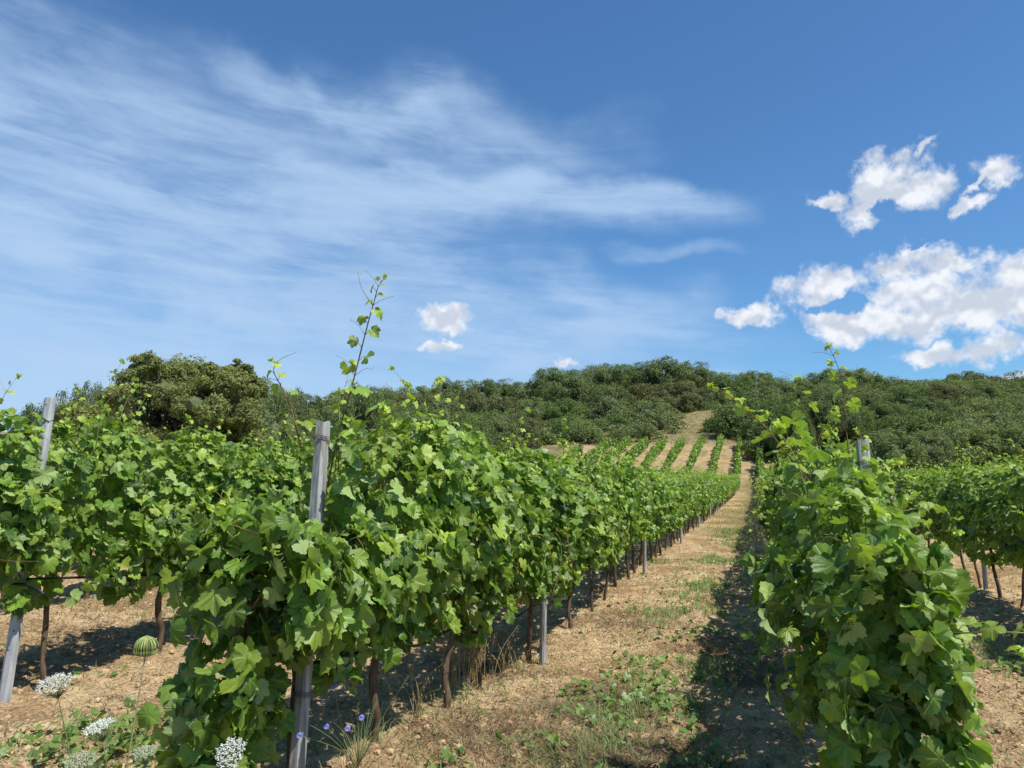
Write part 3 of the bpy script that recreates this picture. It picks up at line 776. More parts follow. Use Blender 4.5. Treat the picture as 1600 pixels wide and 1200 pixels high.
def post_channel(base, top, w, label, group):
    """steel U-channel with punched slots"""
    root = empty('vineyard_post', base); t = Vector(top) - Vector(base); L = t.length; ax = t.normalized()
    u = Vector((CR.x, CR.y, 0)); u = (u - ax * u.dot(ax)).normalized(); v = ax.cross(u)
    prof = [(-w, w * .55), (-w * .92, -w * .25), (-w * .45, -w * .55), (w * .45, -w * .55), (w * .92, -w * .25), (w, w * .55), (w * .82, w * .55), (w * .75, -w * .12), (w * .38, -w * .38), (-w * .38, -w * .38), (-w * .75, -w * .12), (-w * .82, w * .55)]
    sgn = 1 if v.dot(Vector((0, 0, EYE)) - Vector(base)) < 0 else -1
    n = len(prof); V = []; T = []
    for s in (0, L):
        for a, b in prof: V.append(ax * s + u * a + v * b * sgn)
    for j in range(n):
        k = (j + 1) % n; T += [(j, k, k + n), (j, k + n, j + n)]
    for s in (0, n):
        for a, b in ((0, 11), (1, 10), (2, 9), (3, 8), (4, 7)):
            c, d = a + 1, b - 1
            T += [(s + a, s + c, s + b), (s + c, s + d, s + b)]
    MB().add([list(p) for p in V], T).build('channel', [M_steel], root, smooth=False)
    mb = MB(); s = L - .05; i = 0
    while s > .3:
        a0 = -w * .25 + (i % 2) * w * .5; c = ax * s + u * a0 - v * sgn * (w * .56)
        hw, hh = .0035, .006
        P = [c - u * hw - ax * hh, c + u * hw - ax * hh, c + u * hw + ax * hh, c - u * hw + ax * hh]; Q = [p + v * sgn * .004 for p in P]
        A = P + Q; mb.add([list(p) for p in A], [(0, 1, 2), (0, 2, 3), (4, 6, 5), (4, 7, 6), (0, 4, 5), (0, 5, 1), (1, 5, 6), (1, 6, 2), (2, 6, 7), (2, 7, 3), (3, 7, 4), (3, 4, 0)])
        s -= .11; i += 1
    mb.build('slots', [M_hole], root, smooth=False)
    tag(root, label, 'post', group); return root

a1t = at(505, 660, 3.60); a1b = at(459, 1225, 3.42); a1b.z = gz(a1b.x, a1b.y) - .08
postA = post_round(a1b, a1t, .036, M_wood, 'weathered grey wooden end post with wire round its top, left of the aisle', None, 12, (.955, .30), True)
b1t = at(1347, 687, 4.15); b1b = Vector((b1t.x + .06, b1t.y - .1, gz(b1t.x, b1t.y) - .05))
postB = post_round(b1b, b1t, .038, M_wood, 'grey wooden end post topping the leaves right of the aisle', None, 10, (.93,), True)
c1t = at(78, 622, 5.1); c1b = at(6, 1072, 4.78); c1b.z = gz(c1b.x, c1b.y) - .05
postC = post_channel(c1b, c1t, .033, 'leaning steel end post with punched slots at the far left', None)
GP = 'posts along the vine rows'
n_i = 0
for side, k, ys_, lab in (
        ('L', 0, [6.5, 12.75, 19.1, 25.6, 32, 38.4, 44.8], True), ('R', 0, [10.6, 16.9, 23.2, 29.5, 36], True), ('L', 1, [10.2, 16.5, 22.8], True),
        ('L', 2, [6.85, 13.1, 19.4], True), ('R', 1, [6.0, 12.3, 18.6, 24.9], True), ('R', 2, [9.4, 15.7], True), ('L', 3, [8.5, 14.8], True)):
    x = (ROWX if side == 'L' else RIGHTX)[k]
    off = .17 if (side, k) == ('L', 0) else (.0)
    for j, y in enumerate(ys_):
        xx = x + off * (1 if y < 20 else .8); z = gz(xx, y)
        place = 'under the leaves of the %s' % rowname(side, k)
        word = ordinal(j) + ' slim grey post past the end post in the ' + rowname(side, k)
        post_round(Vector((xx, y, z - .05)), Vector((xx + float(rs.normal(0, .02)), y + float(rs.normal(0, .03)), z + 1.46)), .03, M_steel if k != 0 or y > 15 else M_wood, word, GP, 10)
# the little stake right of the aisle, at the bottom edge
# ------------------------------------------------------------------ hoses and wires
def hose(x, y0, y1, h, label, r=.009, m=None, name='drip_hose', cat='hose', sag=.05, jit=.015, pts0=None):
    ys_ = np.arange(y0, y1, .45); P = list(pts0 or [])
    for i, y in enumerate(ys_):
        P.append((x + float(rs.normal(0, jit)), y, gz(x, y) * 0 + float(ground_base(x, y)) + h - sag * abs(math.sin(i * 1.57)) + float(rs.normal(0, jit * .4))))
    C_ = curve(P, len(P) * 3); o = MB().add(*tube(C_, r, 6)).build(name, [m or M_hose]); tag(o, label, cat); return o
e = at(472, 1035, 3.5)
hose(-1.86, 3.75, 34, .50, 'black drip hose sagging along the row left of the aisle', pts0=[tuple(e), tuple(at(500, 1034, 3.62))])
e = at(20, 900, 4.9)
hose(-4.36, 5.4, 30, .58, 'black drip hose along the second row left of the aisle', pts0=[tuple(at(40, 905, 4.9)), tuple(at(100, 903, 5.1))])
hose(.53, 4.2, 30, .62, 'black drip hose hidden low along the row right of the aisle')
hose(3.03, 5, 30, .60, 'black drip hose along the second row right of the aisle')
stub = MB().add(*tube(curve([at(18, 912, 4.84), at(42, 914, 4.80), at(60, 922, 4.78), at(70, 930, 4.78)], 10), .009, 6)).build('hose_end', [M_hose])
tag(stub, 'short loose black hose end tied to the leaning steel post', 'hose')
for x, nm in ((-1.95, 'row left of the dirt aisle'), (.53, 'row right of the dirt aisle'), (-4.45, 'second row left of the aisle')):
    hose(x, 3.7 if x > -4 else 4.2, 40, 1.45, 'thin upper trellis wire threaded through the ' + nm, .0016, M_wire, 'trellis_wire', 'wire', 0, 0.0)

# ------------------------------------------------------------------ trees
def tree_leaf_material(name, c1, c2, c3):
    return leaf_material(name, c1, c2, c3, c2, .2, veins=False, rough=.6, obj_var=1.0)
M_oak = tree_leaf_material('oak_leaf', (0.055, 0.078, 0.022, 1), (0.16, 0.185, 0.056, 1), (0.30, 0.31, 0.10, 1))
M_scrubs = [tree_leaf_material('scrub_leaf_dark', (0.040, 0.066, 0.020, 1), (0.095, 0.145, 0.042, 1), (0.17, 0.22, 0.065, 1)),
            tree_leaf_material('scrub_leaf_olive', (0.055, 0.080, 0.030, 1), (0.125, 0.165, 0.060, 1), (0.20, 0.24, 0.085, 1)),
            tree_leaf_material('scrub_leaf_brownish', (0.048, 0.060, 0.024, 1), (0.105, 0.118, 0.046, 1), (0.19, 0.19, 0.08, 1))]
def leaf_bits(P, N, size, rg, yg):
    """small folded diamond leaf clumps"""
    n = len(P); a = unit(N + rg.normal(0, .55, (n, 3))); b = unit(np.cross(a, rg.normal(0, 1, (n, 3)))); c = np.cross(a, b)
    s = size[:, None]
    V = np.stack([P - b * s, P + c * s * .55 + a * s * .15, P + b * s, P - c * s * .55 - a * s * .1], 1).reshape(-1, 3)
    i = np.arange(n) * 4
    T = np.concatenate([np.stack([i, i + 1, i + 2], 1), np.stack([i, i + 2, i + 3], 1)])
    return V, T, dict(rnd=np.repeat(rg.random(n), 4), young=np.repeat(yg, 4))
def make_tree(rg, name, h, w, m, nlobe, nleaf, lsize, bottom=.12, core=True, trunk_r=.16, sublobes=9, gaps=.0, flat=.75):
    """unit builder: crown of leaf clumps gathered in boughs, trunk and limbs"""
    root = empty(name); mb = MB(); limb = MB()
    zc0 = h * (bottom + (1 - bottom) * .42); hz = h * (1 - bottom) * .5
    C_ = []; Rr = []
    for i in range(nlobe):
        z = 1 - (i + .5) / nlobe * 1.55; a = i * 2.39996 + rg.normal(0, .25); q = math.sqrt(max(0, 1 - z * z))
        k = rg.uniform(.66, .80)
        C_.append([math.cos(a) * q * w * .5 * k, math.sin(a) * q * w * .5 * k, zc0 + z * hz * k * 1.12]); Rr.append(w * rg.uniform(.16, .24))
    C_ = np.array(C_); Rr = np.array(Rr)
    V0, T0 = ICO2; cc = np.array([0, 0, zc0])
    kn = 1 + .25 * (fbm(V0[:, 0] * 2.5 + 9 + w, V0[:, 1] * 2.5 + V0[:, 2] * 2 + 9, 2) - .5)
    mb.add(cc + V0 * kn[:, None] * [w * .5 * .54, w * .5 * .54, hz * .60], T0, 0, rnd=0.1, young=0.0)
    allP = []; allN = []; sz = []; yg = []
    per = nleaf // nlobe; cen = np.array([0, 0, zc0 - .15 * h])
    for c, r in zip(C_, Rr):
        outw = unit(c - cen)
        d = unit(rg.normal(0, 1, (sublobes, 3)) + outw * .9)
        sc = c + d * r * .62 * [1, 1, flat]; sr = r * rg.uniform(.34, .55, sublobes)
        tone = rg.uniform(.1, .7)
        for q_, rr in zip(sc, sr):
            n = per // sublobes; dd = unit(rg.normal(0, 1, (n, 3)) + outw * .7)
            rad = rr * (1 - rg.random(n) ** 2 * .4) * rg.uniform(.85, 1.15, n)
            P = q_ + dd * rad[:, None] * [1, 1, flat]
            allP.append(P); allN.append(dd + [0, 0, .25]); sz.append(lsize * rg.uniform(.55, 1.3, n)); yg.append(np.clip(rg.beta(1, 4, n) * .6 + tone * .6, 0, 1))
        V0, T0 = ICO1; mb.add(c + V0 * r * .42 * [1, 1, flat], T0, 0, rnd=0.15, young=0.0)
        if trunk_r > 0:
            b0 = np.array([0, 0, h * bottom * .9]); mid = (b0 + c) / 2 + rg.normal(0, .05, 3) * w; mid[2] -= .04 * h
            limb.add(*tube(curve([b0, mid, c], 7), np.linspace(trunk_r * .5, trunk_r * .08, 7), 5))
    V, T, A = leaf_bits(np.concatenate(allP), np.concatenate(allN), np.concatenate(sz), rg, np.concatenate(yg))
    mb.add(V, T, 0, **A)
    crown = mb.build('crown', [m], root, smooth=False); kid(root, crown)
    pts = [(0, 0, -.4), (.03 * w, .01, h * bottom * .4), (0, .02 * w, h * bottom * .9), (.02 * w, 0, h * .45)]
    limb.add(*tube(curve(pts, 9), np.linspace(trunk_r * 1.15, trunk_r * .5, 9), 8))
    tr = limb.build('trunk', [M_treebark], root); kid(root, tr)
    return root

rt = np.random.default_rng(44)
# the big oak on the left
def place_tree(o, px, depth, topy, width_px, name_h, name_w, label, cat='tree', group=None):
    g0 = at(px, 700, depth); z0 = gz(g0.x, g0.y); top = at(px, topy, depth).z
    H = max(2.2, top - z0); Wd = width_px * depth / FPX
    Hm = 1.02 * Wd * name_h / name_w
    if H < Hm: z0 -= Hm - H; H = Hm
    o.location = (g0.x, g0.y, z0); o.scale = (Wd / name_w, Wd / name_w, H / name_h)
    tag(o, label, cat, group)
    return H
def oak_from_pixels():
    d = 40.0
    lobes = [(215,600,36),(190,625,30),(250,583,36),(290,583,36),(262,615,40),(330,600,34),(368,598,32),(388,610,22),(300,630,40),(345,640,34),(380,650,30),(215,655,42),(170,660,30),(255,670,44),(310,680,44),(360,690,40),(395,690,26),(180,690,34),(230,690,44),(280,705,44),(335,705,44),(200,705,40),(150,655,34),(118,650,30),(160,700,36),(230,572,26),(330,582,20),(375,580,20),(140,690,30)]
    base = at(300, 700, d); gx, gy = base.x, base.y; zb = gz(gx, gy)
    root = empty('oak_tree', (gx, gy, zb)); mb = MB(); limb = MB(); rg = np.random.default_rng(12)
    P_, N_, S_, Y_ = [], [], [], []
    for (px, py, r) in lobes:
        for rep in range(3):
            dd_ = d + rg.normal(0, 1.5); c = np.array(at(px + rg.normal(0, 7), py + rg.normal(0, 4), dd_)) - [gx, gy, zb]; rr = r * d / FPX * rg.uniform(.85, 1.15); mb.add(c + ICO1[0] * rr * .50 * [1, 1, .8], ICO1[1], 0, rnd=0.1, young=0.0)
            ns = 13; dv = unit(rg.normal(0, 1, (ns, 3))); sc = c + dv * rr * .70 * [1, 1, .8]; sr = rr * rg.uniform(.26, .46, ns)
            for q_, r_ in zip(sc, sr):
                n = 130; v = unit(rg.normal(0, 1, (n, 3))); rad = r_ * (1 - rg.random(n) ** 2 * .6) * rg.uniform(.8, 1.25, n)
                P_.append(q_ + v * rad[:, None] * [1, 1, .62]); N_.append(v + [0, 0, .5]); S_.append(.080 * rg.uniform(.5, 1.3, n)); Y_.append(np.full(n, rg.beta(1.2, 3)) * rg.uniform(.3, 1, n))
            b0 = np.array([0, 0, 1.2]); mid = (b0 + c) / 2 + rg.normal(0, .35, 3); mid2 = (mid + c) / 2 + rg.normal(0, .2, 3)
            limb.add(*tube(curve([b0, mid, mid2, c], 10), np.linspace(.14, .02, 10), 6))
            for s_ in sc[:6]: limb.add(*tube(np.array([mid2, (mid2 + s_) / 2 + rg.normal(0, .08, 3), s_]), [.035, .022, .01], 4))
    V, T, A = leaf_bits(np.concatenate(P_), np.concatenate(N_), np.concatenate(S_), rg, np.concatenate(Y_))
    mb.add(V, T, 0, **A); mb.build('crown', [M_oak], root, smooth=False)
    limb.add(*tube(curve([(0, 0, -.4), (.1, 0, .6), (-.05, .1, 1.3), (.1, 0, 3.0)], 10), np.linspace(.36, .14, 10), 10))
    limb.build('trunk', [M_treebark], root)
    tag(root, 'large spreading oak with olive-brown leaves behind the vines on the left', 'tree')
oak_from_pixels()

PH, PW = 6.0, 7.0
PROTO = []
for i in range(12):
    mm = M_scrubs[[0, 1, 0, 1, 2, 0, 1, 0, 1, 0, 1, 1][i]]
    PROTO.append(make_tree(rt, 'holm_oak' if i % 3 else 'scrub_tree', PH, PW, mm, 22, 16000, .10 if i % 3 else .085, bottom=[.04, .08, .02][i % 3], trunk_r=.13, flat=.85))
used = set()
def inst(i):
    s = PROTO[i]
    if s.name not in used: used.add(s.name); return s
    return copy_tree(s)
sky_pts = [(60, 612), (110, 616), (150, 606), (400, 602), (440, 612), (480, 622), (500, 636), (520, 630), (545, 614), (580, 606), (610, 612), (640, 618), (665, 604), (700, 598), (760, 597), (800, 602), (830, 606), (850, 580), (885, 578), (905, 588), (930, 576), (1000, 572), (1060, 567), (1100, 576), (1128, 592), (1150, 584), (1185, 584), (1212, 592), (1240, 592), (1270, 586), (1310, 580), (1360, 584), (1400, 592), (1430, 600), (1462, 600), (1500, 586), (1530, 584), (1555, 590), (1575, 602), (1600, 590), (1640, 590)]
def skyline(px): return float(np.interp(px, [p[0] for p in sky_pts], [p[1] for p in sky_pts]))
nt_ = 0; placed = []
def in_clear(px, depth):
    g0 = at(px, 700, depth); return 108 < g0.y < 150 and -14.9 - (g0.y - 112) * .02 < g0.x + .02 < -4.6 - (g0.y - 112) * .04
def in_rows(px, depth):
    g0 = at(px, 700, depth); x, y = g0.x, g0.y
    if x < -24.5: return False
    if x < 2: return y < 113
    return y < (66 if x < 6 else 50)
def put(px, depth, top, wpx, label, group, pi=None):
    if in_clear(px, depth) or in_rows(px, depth): return None
    o = inst(int(rt.integers(len(PROTO))) if pi is None else pi)
    H = place_tree(o, px, depth, top, wpx, PH * .95, PW, label, 'tree', group)
    o.rotation_euler = (0, 0, float(rt.uniform(0, 6.28))); placed.append((px, depth, top, H)); return o
def region(px):
    return ('left of the tall vine shoot' if px < 560 else 'between the tall vine shoot and the pale cloud' if px < 740 else 'left of the grassy clearing' if px < 1085 else 'right of the grassy clearing' if px < 1300 else 'near the right edge')
# skyline layer
px = 395.
while px < 1640:
    wpx = rt.uniform(66, 104); dp = 160 + rt.normal(0, 3) if px > 520 else 130
    if px > 1200: dp = 138 + rt.normal(0, 3)
    put(px, dp, skyline(px) + rt.uniform(-3, 4), wpx, 'dark evergreen oak on the hilltop skyline ' + region(px), 'evergreen oaks on the hilltop skyline')
    px += wpx * .42
px = 405.
for dp, frac, lab in ((150, .26, 'just below the skyline'), (139, .48, 'halfway up the wooded slope'), (128, .70, 'low on the wooded slope'), (119, .90, 'lowest on the wooded slope')):
    px = 400. + rt.uniform(0, 20)
    while px < 1640:
        wpx = rt.uniform(78, 128) * 139 / dp; d_ = dp + rt.normal(0, 1.5); 
        if px > 1115: d_ *= .84
        st = skyline(px); base = 698 if px < 1100 else 690
        top = st + (base - st) * frac * rt.uniform(.8, 1.05) 
        put(px, d_, top, wpx, 'rounded grey-green oak %s %s' % (lab, region(px).replace('the tall vine shoot', 'the tall shoot')), 'rounded oaks on the wooded slope')
        px += wpx * rt.uniform(.55, .78)
for dp, off, lab in ((104, 26, 'behind the right-hand bushes'), (90, 48, 'above the right-hand vine rows')):
    px = 1215. + rt.uniform(0, 20)
    while px < 1650:
        wpx = rt.uniform(80, 120)
        if not 1335 < px < 1385 or off < 40: put(px, dp + rt.normal(0, 1.5), skyline(px) + off + rt.uniform(-6, 8), wpx, 'rounded evergreen oak ' + lab, 'evergreen oaks on the right')
        px += wpx * rt.uniform(.62, .85)
px = 1392.
while px < 1640:
    put(px, 63 + rt.normal(0, 1), 672 + rt.uniform(-8, 8), rt.uniform(90, 130), 'low spreading bush just above the right-hand vine tops', 'low bushes above the right-hand vines'); px += 55
# lower right bushes, nearer than the hill
for (px, dp, top, wpx, lab) in ((1400, 78, 672, 90, 'low grey-green bush just right of the end post'), (1450, 74, 648, 130, 'broad domed grey-green bush behind the right-hand vines'), (1545, 76, 640, 150, 'broad soft bush at the right above the vines'), (1500, 70, 668, 130, 'dark low bush right above the vine tops'), (1600, 72, 655, 140, 'broad bush cut by the right edge'), (1420, 98, 604, 74, 'dense dark oak behind the domed bush'), (1545, 95, 600, 66, 'pale-flecked round oak near the right edge'), (1475, 97, 603, 66, 'olive-brown oak between darker ones at the right'), (1240, 84, 632, 60, 'dark oak behind the leaves right of the aisle'), (1300, 86, 610, 80, 'dark oak behind the reddish vine shoot')):
    put(px, dp, top, wpx, lab, None, {1475: 4, 1545: 6}.get(px))
# bushes left of the vine rows and behind the big oak
for (px, dp, top, wpx, lab) in ((110, 52, 618, 70, 'small bush on the skyline left of the big oak'), (140, 50, 612, 60, 'rounded bush touching the big oak on its left'), (60, 56, 640, 80, 'low bush behind the leaning steel post'), (420, 62, 612, 90, 'dark rounded bush just right of the big oak'), (455, 66, 622, 80, 'low dark bush between the big oak and the tall shoot'), (500, 70, 640, 90, 'low bush behind the wooden end post'), (430, 50, 660, 120, 'broad dark shrub below the big oak on its right'), (560, 78, 612, 90, 'dark dome-shaped oak behind the tall shoot'), (600, 82, 625, 90, 'soft dark oak right of the tall shoot'), (660, 88, 640, 120, 'low broad bush above the left vine row'), (720, 92, 652, 100, 'low soft bush right above the left vine row'), (770, 96, 655, 90, 'small bush left of the pale rock'), (810, 100, 650, 70, 'round brownish bush above the pale rock'), (640, 84, 655, 130, 'wide shrub at the foot of the slope left')):
    put(px, dp, top, wpx, lab, None, 4 if px in (810,) else None)
for s in PROTO:
    if s.name not in used:
        for c in KIDS.get(s.name, []): D.objects.remove(c)
        D.objects.remove(s)
byl = {}
for o_ in COL.objects:
    if o_.type == 'EMPTY' and o_.get('category') == 'tree' and o_.get('group'): byl.setdefault(o_['label'], []).append(o_)
for l_, os_ in byl.items():
    if len(os_) < 2: continue
    os_.sort(key=lambda q: project(q.location.x, q.location.y, q.location.z)[0])
    for i_, q in enumerate(os_): q['label'] = ordinal(i_) + ' from left, ' + l_.replace('dark evergreen ', 'dark ').replace('rounded grey-green ', 'rounded ').replace('between the tall vine shoot and the pale cloud', 'below the small cloud').replace('between the tall shoot and the pale cloud', 'below the small cloud')
print('TREES', len(placed), min(p[3] for p in placed), max(p[3] for p in placed))

# pale rock by the far rows
V0, T0 = ICO3; rk = at(848, 700, 104); zr = gz(rk.x, rk.y)
Vr = V0 * (1 + .25 * (fbm(V0[:, 0] * 2 + 9, V0[:, 1] * 2 + V0[:, 2] * 2 + 9, 4) - .5)[:, None] * 2) * [1.1, .8, .8]
ro = new_mesh('rock', Vr, T0, [M_stone], smooth=False); ro.location = (rk.x, rk.y, max(zr + .3, rk.z - .5)); tag(ro, 'pale weathered boulder beside the far vine rows', 'rock')
ro.location.z = zr + .35

# ------------------------------------------------------------------ ground cover
rc = np.random.default_rng(8)
def blades(P, h, rg, lean, width, yg, seg=3, lie=False):
    n = len(P); a = rg.uniform(0, 6.28, n); d = np.stack([np.cos(a), np.sin(a), np.zeros(n)], 1); s = np.stack([-np.sin(a), np.cos(a), np.zeros(n)], 1)
    V = []; 
    for j in range(seg):
        t = j / (seg - 1)
        if lie: c = P + d * (h * t)[:, None] + np.array([0, 0, 1])[None] * (.012 + h * .25 * math.sin(t * 3.1) * .6)[:, None]
        else: c = P + d * (lean * h * t ** 1.8)[:, None] + np.array([0, 0, 1])[None] * (h * t * (1 - .25 * lean * t))[:, None]
        w = (width * (1 - t * .85))[:, None]
        V += [c - s * w, c + s * w]
    V = np.stack(V, 1); K = seg * 2; T = []
    for j in range(seg - 1):
        b = j * 2; T += [(b, b + 1, b + 3), (b, b + 3, b + 2)]
    T = (np.array(T)[None] + (np.arange(n) * K)[:, None, None]).reshape(-1, 3)
    return V.reshape(-1, 3), T, dict(rnd=np.repeat(rg.random(n), K), young=np.repeat(yg, K))
def scatter(n, rg, x0, x1, y0, y1, dens=None, power=2.0):
    y = y0 + (y1 - y0) * rg.random(n) ** power; x = rg.uniform(x0, x1, n)
    f = y * math.cos(YAW) - x * math.sin(YAW); xc = x * math.cos(YAW) + y * math.sin(YAW)
    ok = (f > 1.5) & (np.abs(xc) < f * .72 + .6)
    if dens is not None: ok &= rg.random(n) < dens(x, y)
    x, y = x[ok], y[ok]; return np.stack([x, y, ground(x, y)], 1)
# dry straw lying on the soil
P = scatter(170000, rc, -9, 6, 2.6, 20, lambda x, y: .15 + .85 * litter_f(x, y), 1.6)
n = len(P); V, T, A = blades(P, rc.uniform(.03, .14, n), rc, np.zeros(n), rc.uniform(.0010, .0024, n) * (1 + P[:, 1] / 12), rc.random(n) ** 6, 3, lie=True)
tag(new_mesh('straw_litter', V, T, [M_dry], attrs=A), 'dry straw and clipped stalks scattered over the sandy soil', 'straw', kind='stuff')
# low dry grass standing
def gd(x, y): return np.clip(.08 + 1.2 * veg_f(x, y), 0, 1)
P = scatter(60000, rc, -12, 7, 2.6, 55, lambda x, y: gd(x, y) * (.25 + .75 * sm((y - 5) / 12)), 1.5)
n = len(P); hh = rc.uniform(.03, .13, n) * (1 + .25 * sm((P[:, 1] - 18) / 20)); V, T, A = blades(P, hh, rc, rc.uniform(.2, 1.2, n), rc.uniform(.0012, .003, n) * (1 + P[:, 1] / 9), np.where(rc.random(n) < .35, rc.random(n), 0), 3)
tag(new_mesh('dry_grass', V, T, [M_dry], attrs=A), 'thin dry grass standing along the aisles', 'grass', kind='stuff')
# green grass tufts
def pix_ground(px, py):
    r = ray(px, py); k = (EYE - .05) / -r.z
    for _ in range(4):
        k = (EYE - float(ground(r.x * k, r.y * k))) / -r.z
    return r.x * k, r.y * k
GR = [(1010, 960, .22, 1200), (1060, 1110, .25, 900), (900, 1150, .2, 500), (1000, 1180, .28, 800), (1020, 880, .3, 700), (760, 1120, .15, 400), (830, 1050, .14, 300), (1090, 930, .2, 500), (1150, 830, .4, 900), (600, 1190, .25, 900), (540, 1190, .25, 900), (200, 1130, .25, 600), (60, 1170, .25, 400), (300, 960, .3, 500), (220, 930, .4, 500), (690, 1130, .2, 400), (1570, 1030, .3, 600), (1130, 760, .7, 900), (1560, 1010, .3, 500), (480, 1190, .2, 600), (1110, 800, .6, 900), (720, 1090, .12, 300)]
P = []
for px, py, r, n in GR:
    x, y = pix_ground(px, py)
    if py > 1100: n = int(n * .38); r *= 1.2
    n = int(n * .7)
    P.append(np.stack([x + rc.normal(0, r, n), y + rc.normal(0, r * 1.3, n)], 1))
    P[-1] = P[-1][rc.random(n) < np.clip((fbm(P[-1][:, 0] * 6, P[-1][:, 1] * 6, 2) - .35) * 4, 0, 1)]
q_ = scatter(60000, rc, -1.3, .35, 3, 24, lambda x, y: np.clip((fbm(x * 2.2 + 4, y * 1.6 + 8, 3) - .50) * 5, 0, 1) * np.exp(-((x + .65) / .42) ** 2), 1.5); P.append(q_[:, :2])
P = np.concatenate(P); P = np.column_stack([P, ground(P[:, 0], P[:, 1])]); n = len(P)
V, T, A = blades(P, rc.uniform(.03, .12, n), rc, rc.uniform(.3, 1.3, n), rc.uniform(.0014, .0032, n) * (1 + P[:, 1] / 10), rc.beta(1.2, 3, n), 4)
tag(new_mesh('green_grass', V, T, [M_weed], attrs=A), 'short green grass in patches on the aisle', 'grass', kind='stuff')
P = []
for (cx, cy, r) in GREASE + [(GREASE[0][0] - 1.0, GREASE[0][1] + .9, .3), (-5.5, 5.6, .6), (-1.4, 8.5, .5), (-.2, 7.5, .45), (-.9, 5.6, .3), (-6.3, 7.5, .7), (2.0, 5.5, .5), (1.7, 8, .5)]:
    n = 1500; P.append(np.stack([cx + rc.normal(0, r * .8, n), cy + rc.normal(0, r * .8, n)], 1))
P = np.concatenate(P); P = np.column_stack([P, ground(P[:, 0], P[:, 1])]); n = len(P)
M_twig = leaf_material('dead_twig', (0.05, 0.032, 0.02, 1), (0.16, 0.105, 0.06, 1), (0.35, 0.27, 0.16, 1), (0.12, 0.08, 0.05, 1), .1, veins=False, rough=.8)
V, T, A = blades(P, rc.uniform(.04, .17, n), rc, np.zeros(n), rc.uniform(.0012, .003, n), rc.random(n) ** 8, 3, lie=True)
tag(new_mesh('dead_brush', V, T, [M_twig], attrs=A), 'dark brown dead twigs and cut weeds in heaps on the soil', 'dead brush', kind='stuff')
# crumbs of soil
P = scatter(80000, rc, -9, 6, 2.6, 18, lambda x, y: .2 + .8 * sm((fbm(x * 3, y * 3, 3) - .35) / .3), 1.5); n = len(P)
V, T, A = blades(P, rc.uniform(.02, .09, n), rc, np.zeros(n), rc.uniform(.0012, .0034, n) * (1 + P[:, 1] / 14), rc.random(n) ** 5, 3, lie=True)
tag(new_mesh('twig_litter', V, T, [M_twig], attrs=A), 'short brown twigs strewn thinly over the sandy soil', 'twigs', kind='stuff')
P = scatter(30000, rc, -8, 5, 2.6, 15, lambda x, y: .3 + .7 * fbm(x * 2, y * 2, 2), 1.5); n = len(P)
V, T = balls(P - [0, 0, .001], rc.uniform(.15, 1, n) ** 3 * .024 + .003, (ICO1[0] * (1 + .25 * np.random.default_rng(1).normal(0, 1, (len(ICO1[0]), 1))) * [1, 1, .7], ICO1[1])); 
tag(new_mesh('soil_crumbs', V, T, [M_clod], smooth=False), 'crumbled sandy clods lying on the aisle', 'soil', kind='stuff')
# creeping broad-leaved weeds
WD = [(1000, 1075, .20, 60), (1010, 1040, .12, 40), (960, 1100, .15, 50), (1040, 1110, .12, 45), (950, 1130, .12, 30), (905, 1080, .08, 18), (1090, 915, .22, 55), (1130, 880, .25, 35), (850, 1170, .1, 18), (1120, 990, .1, 25), (1160, 1040, .2, 35), (250, 1130, .25, 70), (130, 1140, .15, 30), (60, 1190, .2, 30), (330, 1180, .2, 40), (1100, 1060, .1, 14), (1440, 1190, .2, 20), (720, 1190, .1, 15), (1570, 1045, .2, 50), (1340, 1190, .2, 20), (160, 1190, .2, 60)]
P = []
for px, py, r, n in WD:
    x, y = pix_ground(px, min(py, 1195)); n = int(n * 1.5); P.append(np.stack([x + rc.normal(0, r, n), y + rc.normal(0, r, n)], 1))
q_ = scatter(5200, rc, -1.3, .35, 3, 20, lambda x, y: np.clip((fbm(x * 2.6 + 14, y * 2 + 28, 3) - .50) * 5, 0, 1) * np.exp(-((x + .68) / .42) ** 2), 1.5); P.append(q_[:, :2])
q_ = scatter(2600, rc, -7.5, 5, 2.6, 14, lambda x, y: np.clip((fbm(x * 1.6 + 44, y * 1.6 + 58, 3) - .56) * 6, 0, 1), 1.4); P.append(q_[:, :2])
P = np.concatenate(P); P = np.column_stack([P, ground(P[:, 0], P[:, 1]) + rc.uniform(.005, .06, len(P))]); n = len(P)
V, T, A = leaves(P, rc.normal(0, .4, (n, 3)) + [0.1, -.2, 1], rc.normal(0, 1, (n, 3)), rc.uniform(.022, .07, n), rc.beta(1.2, 3, n), 1, rc)
tag(new_mesh('broadleaf_weeds', V, T, [M_weed], attrs=dict(rnd=A['rnd'], young=A['young'])), 'creeping broad-leaved weeds and dropped vine leaves on the soil', 'weeds', kind='stuff')
# far hill: dry tussocks between the oaks
P = []
for _ in range(1):
    n = 30000; x = rc.uniform(-70, 60, n); y = rc.uniform(58, 185, n); k = dry_f(x, y) > .5; P = np.stack([x[k], y[k], ground(x[k], y[k])], 1)
n = len(P); V, T, A = blades(P, rc.uniform(.2, .6, n), rc, rc.uniform(.3, 1.2, n), rc.uniform(.03, .08, n), rc.beta(1, 1.5, n), 3)
tag(new_mesh('hill_grass', V, T, [M_dry], attrs=A), 'tawny tussock grass on the slope between the oaks', 'grass', kind='stuff')

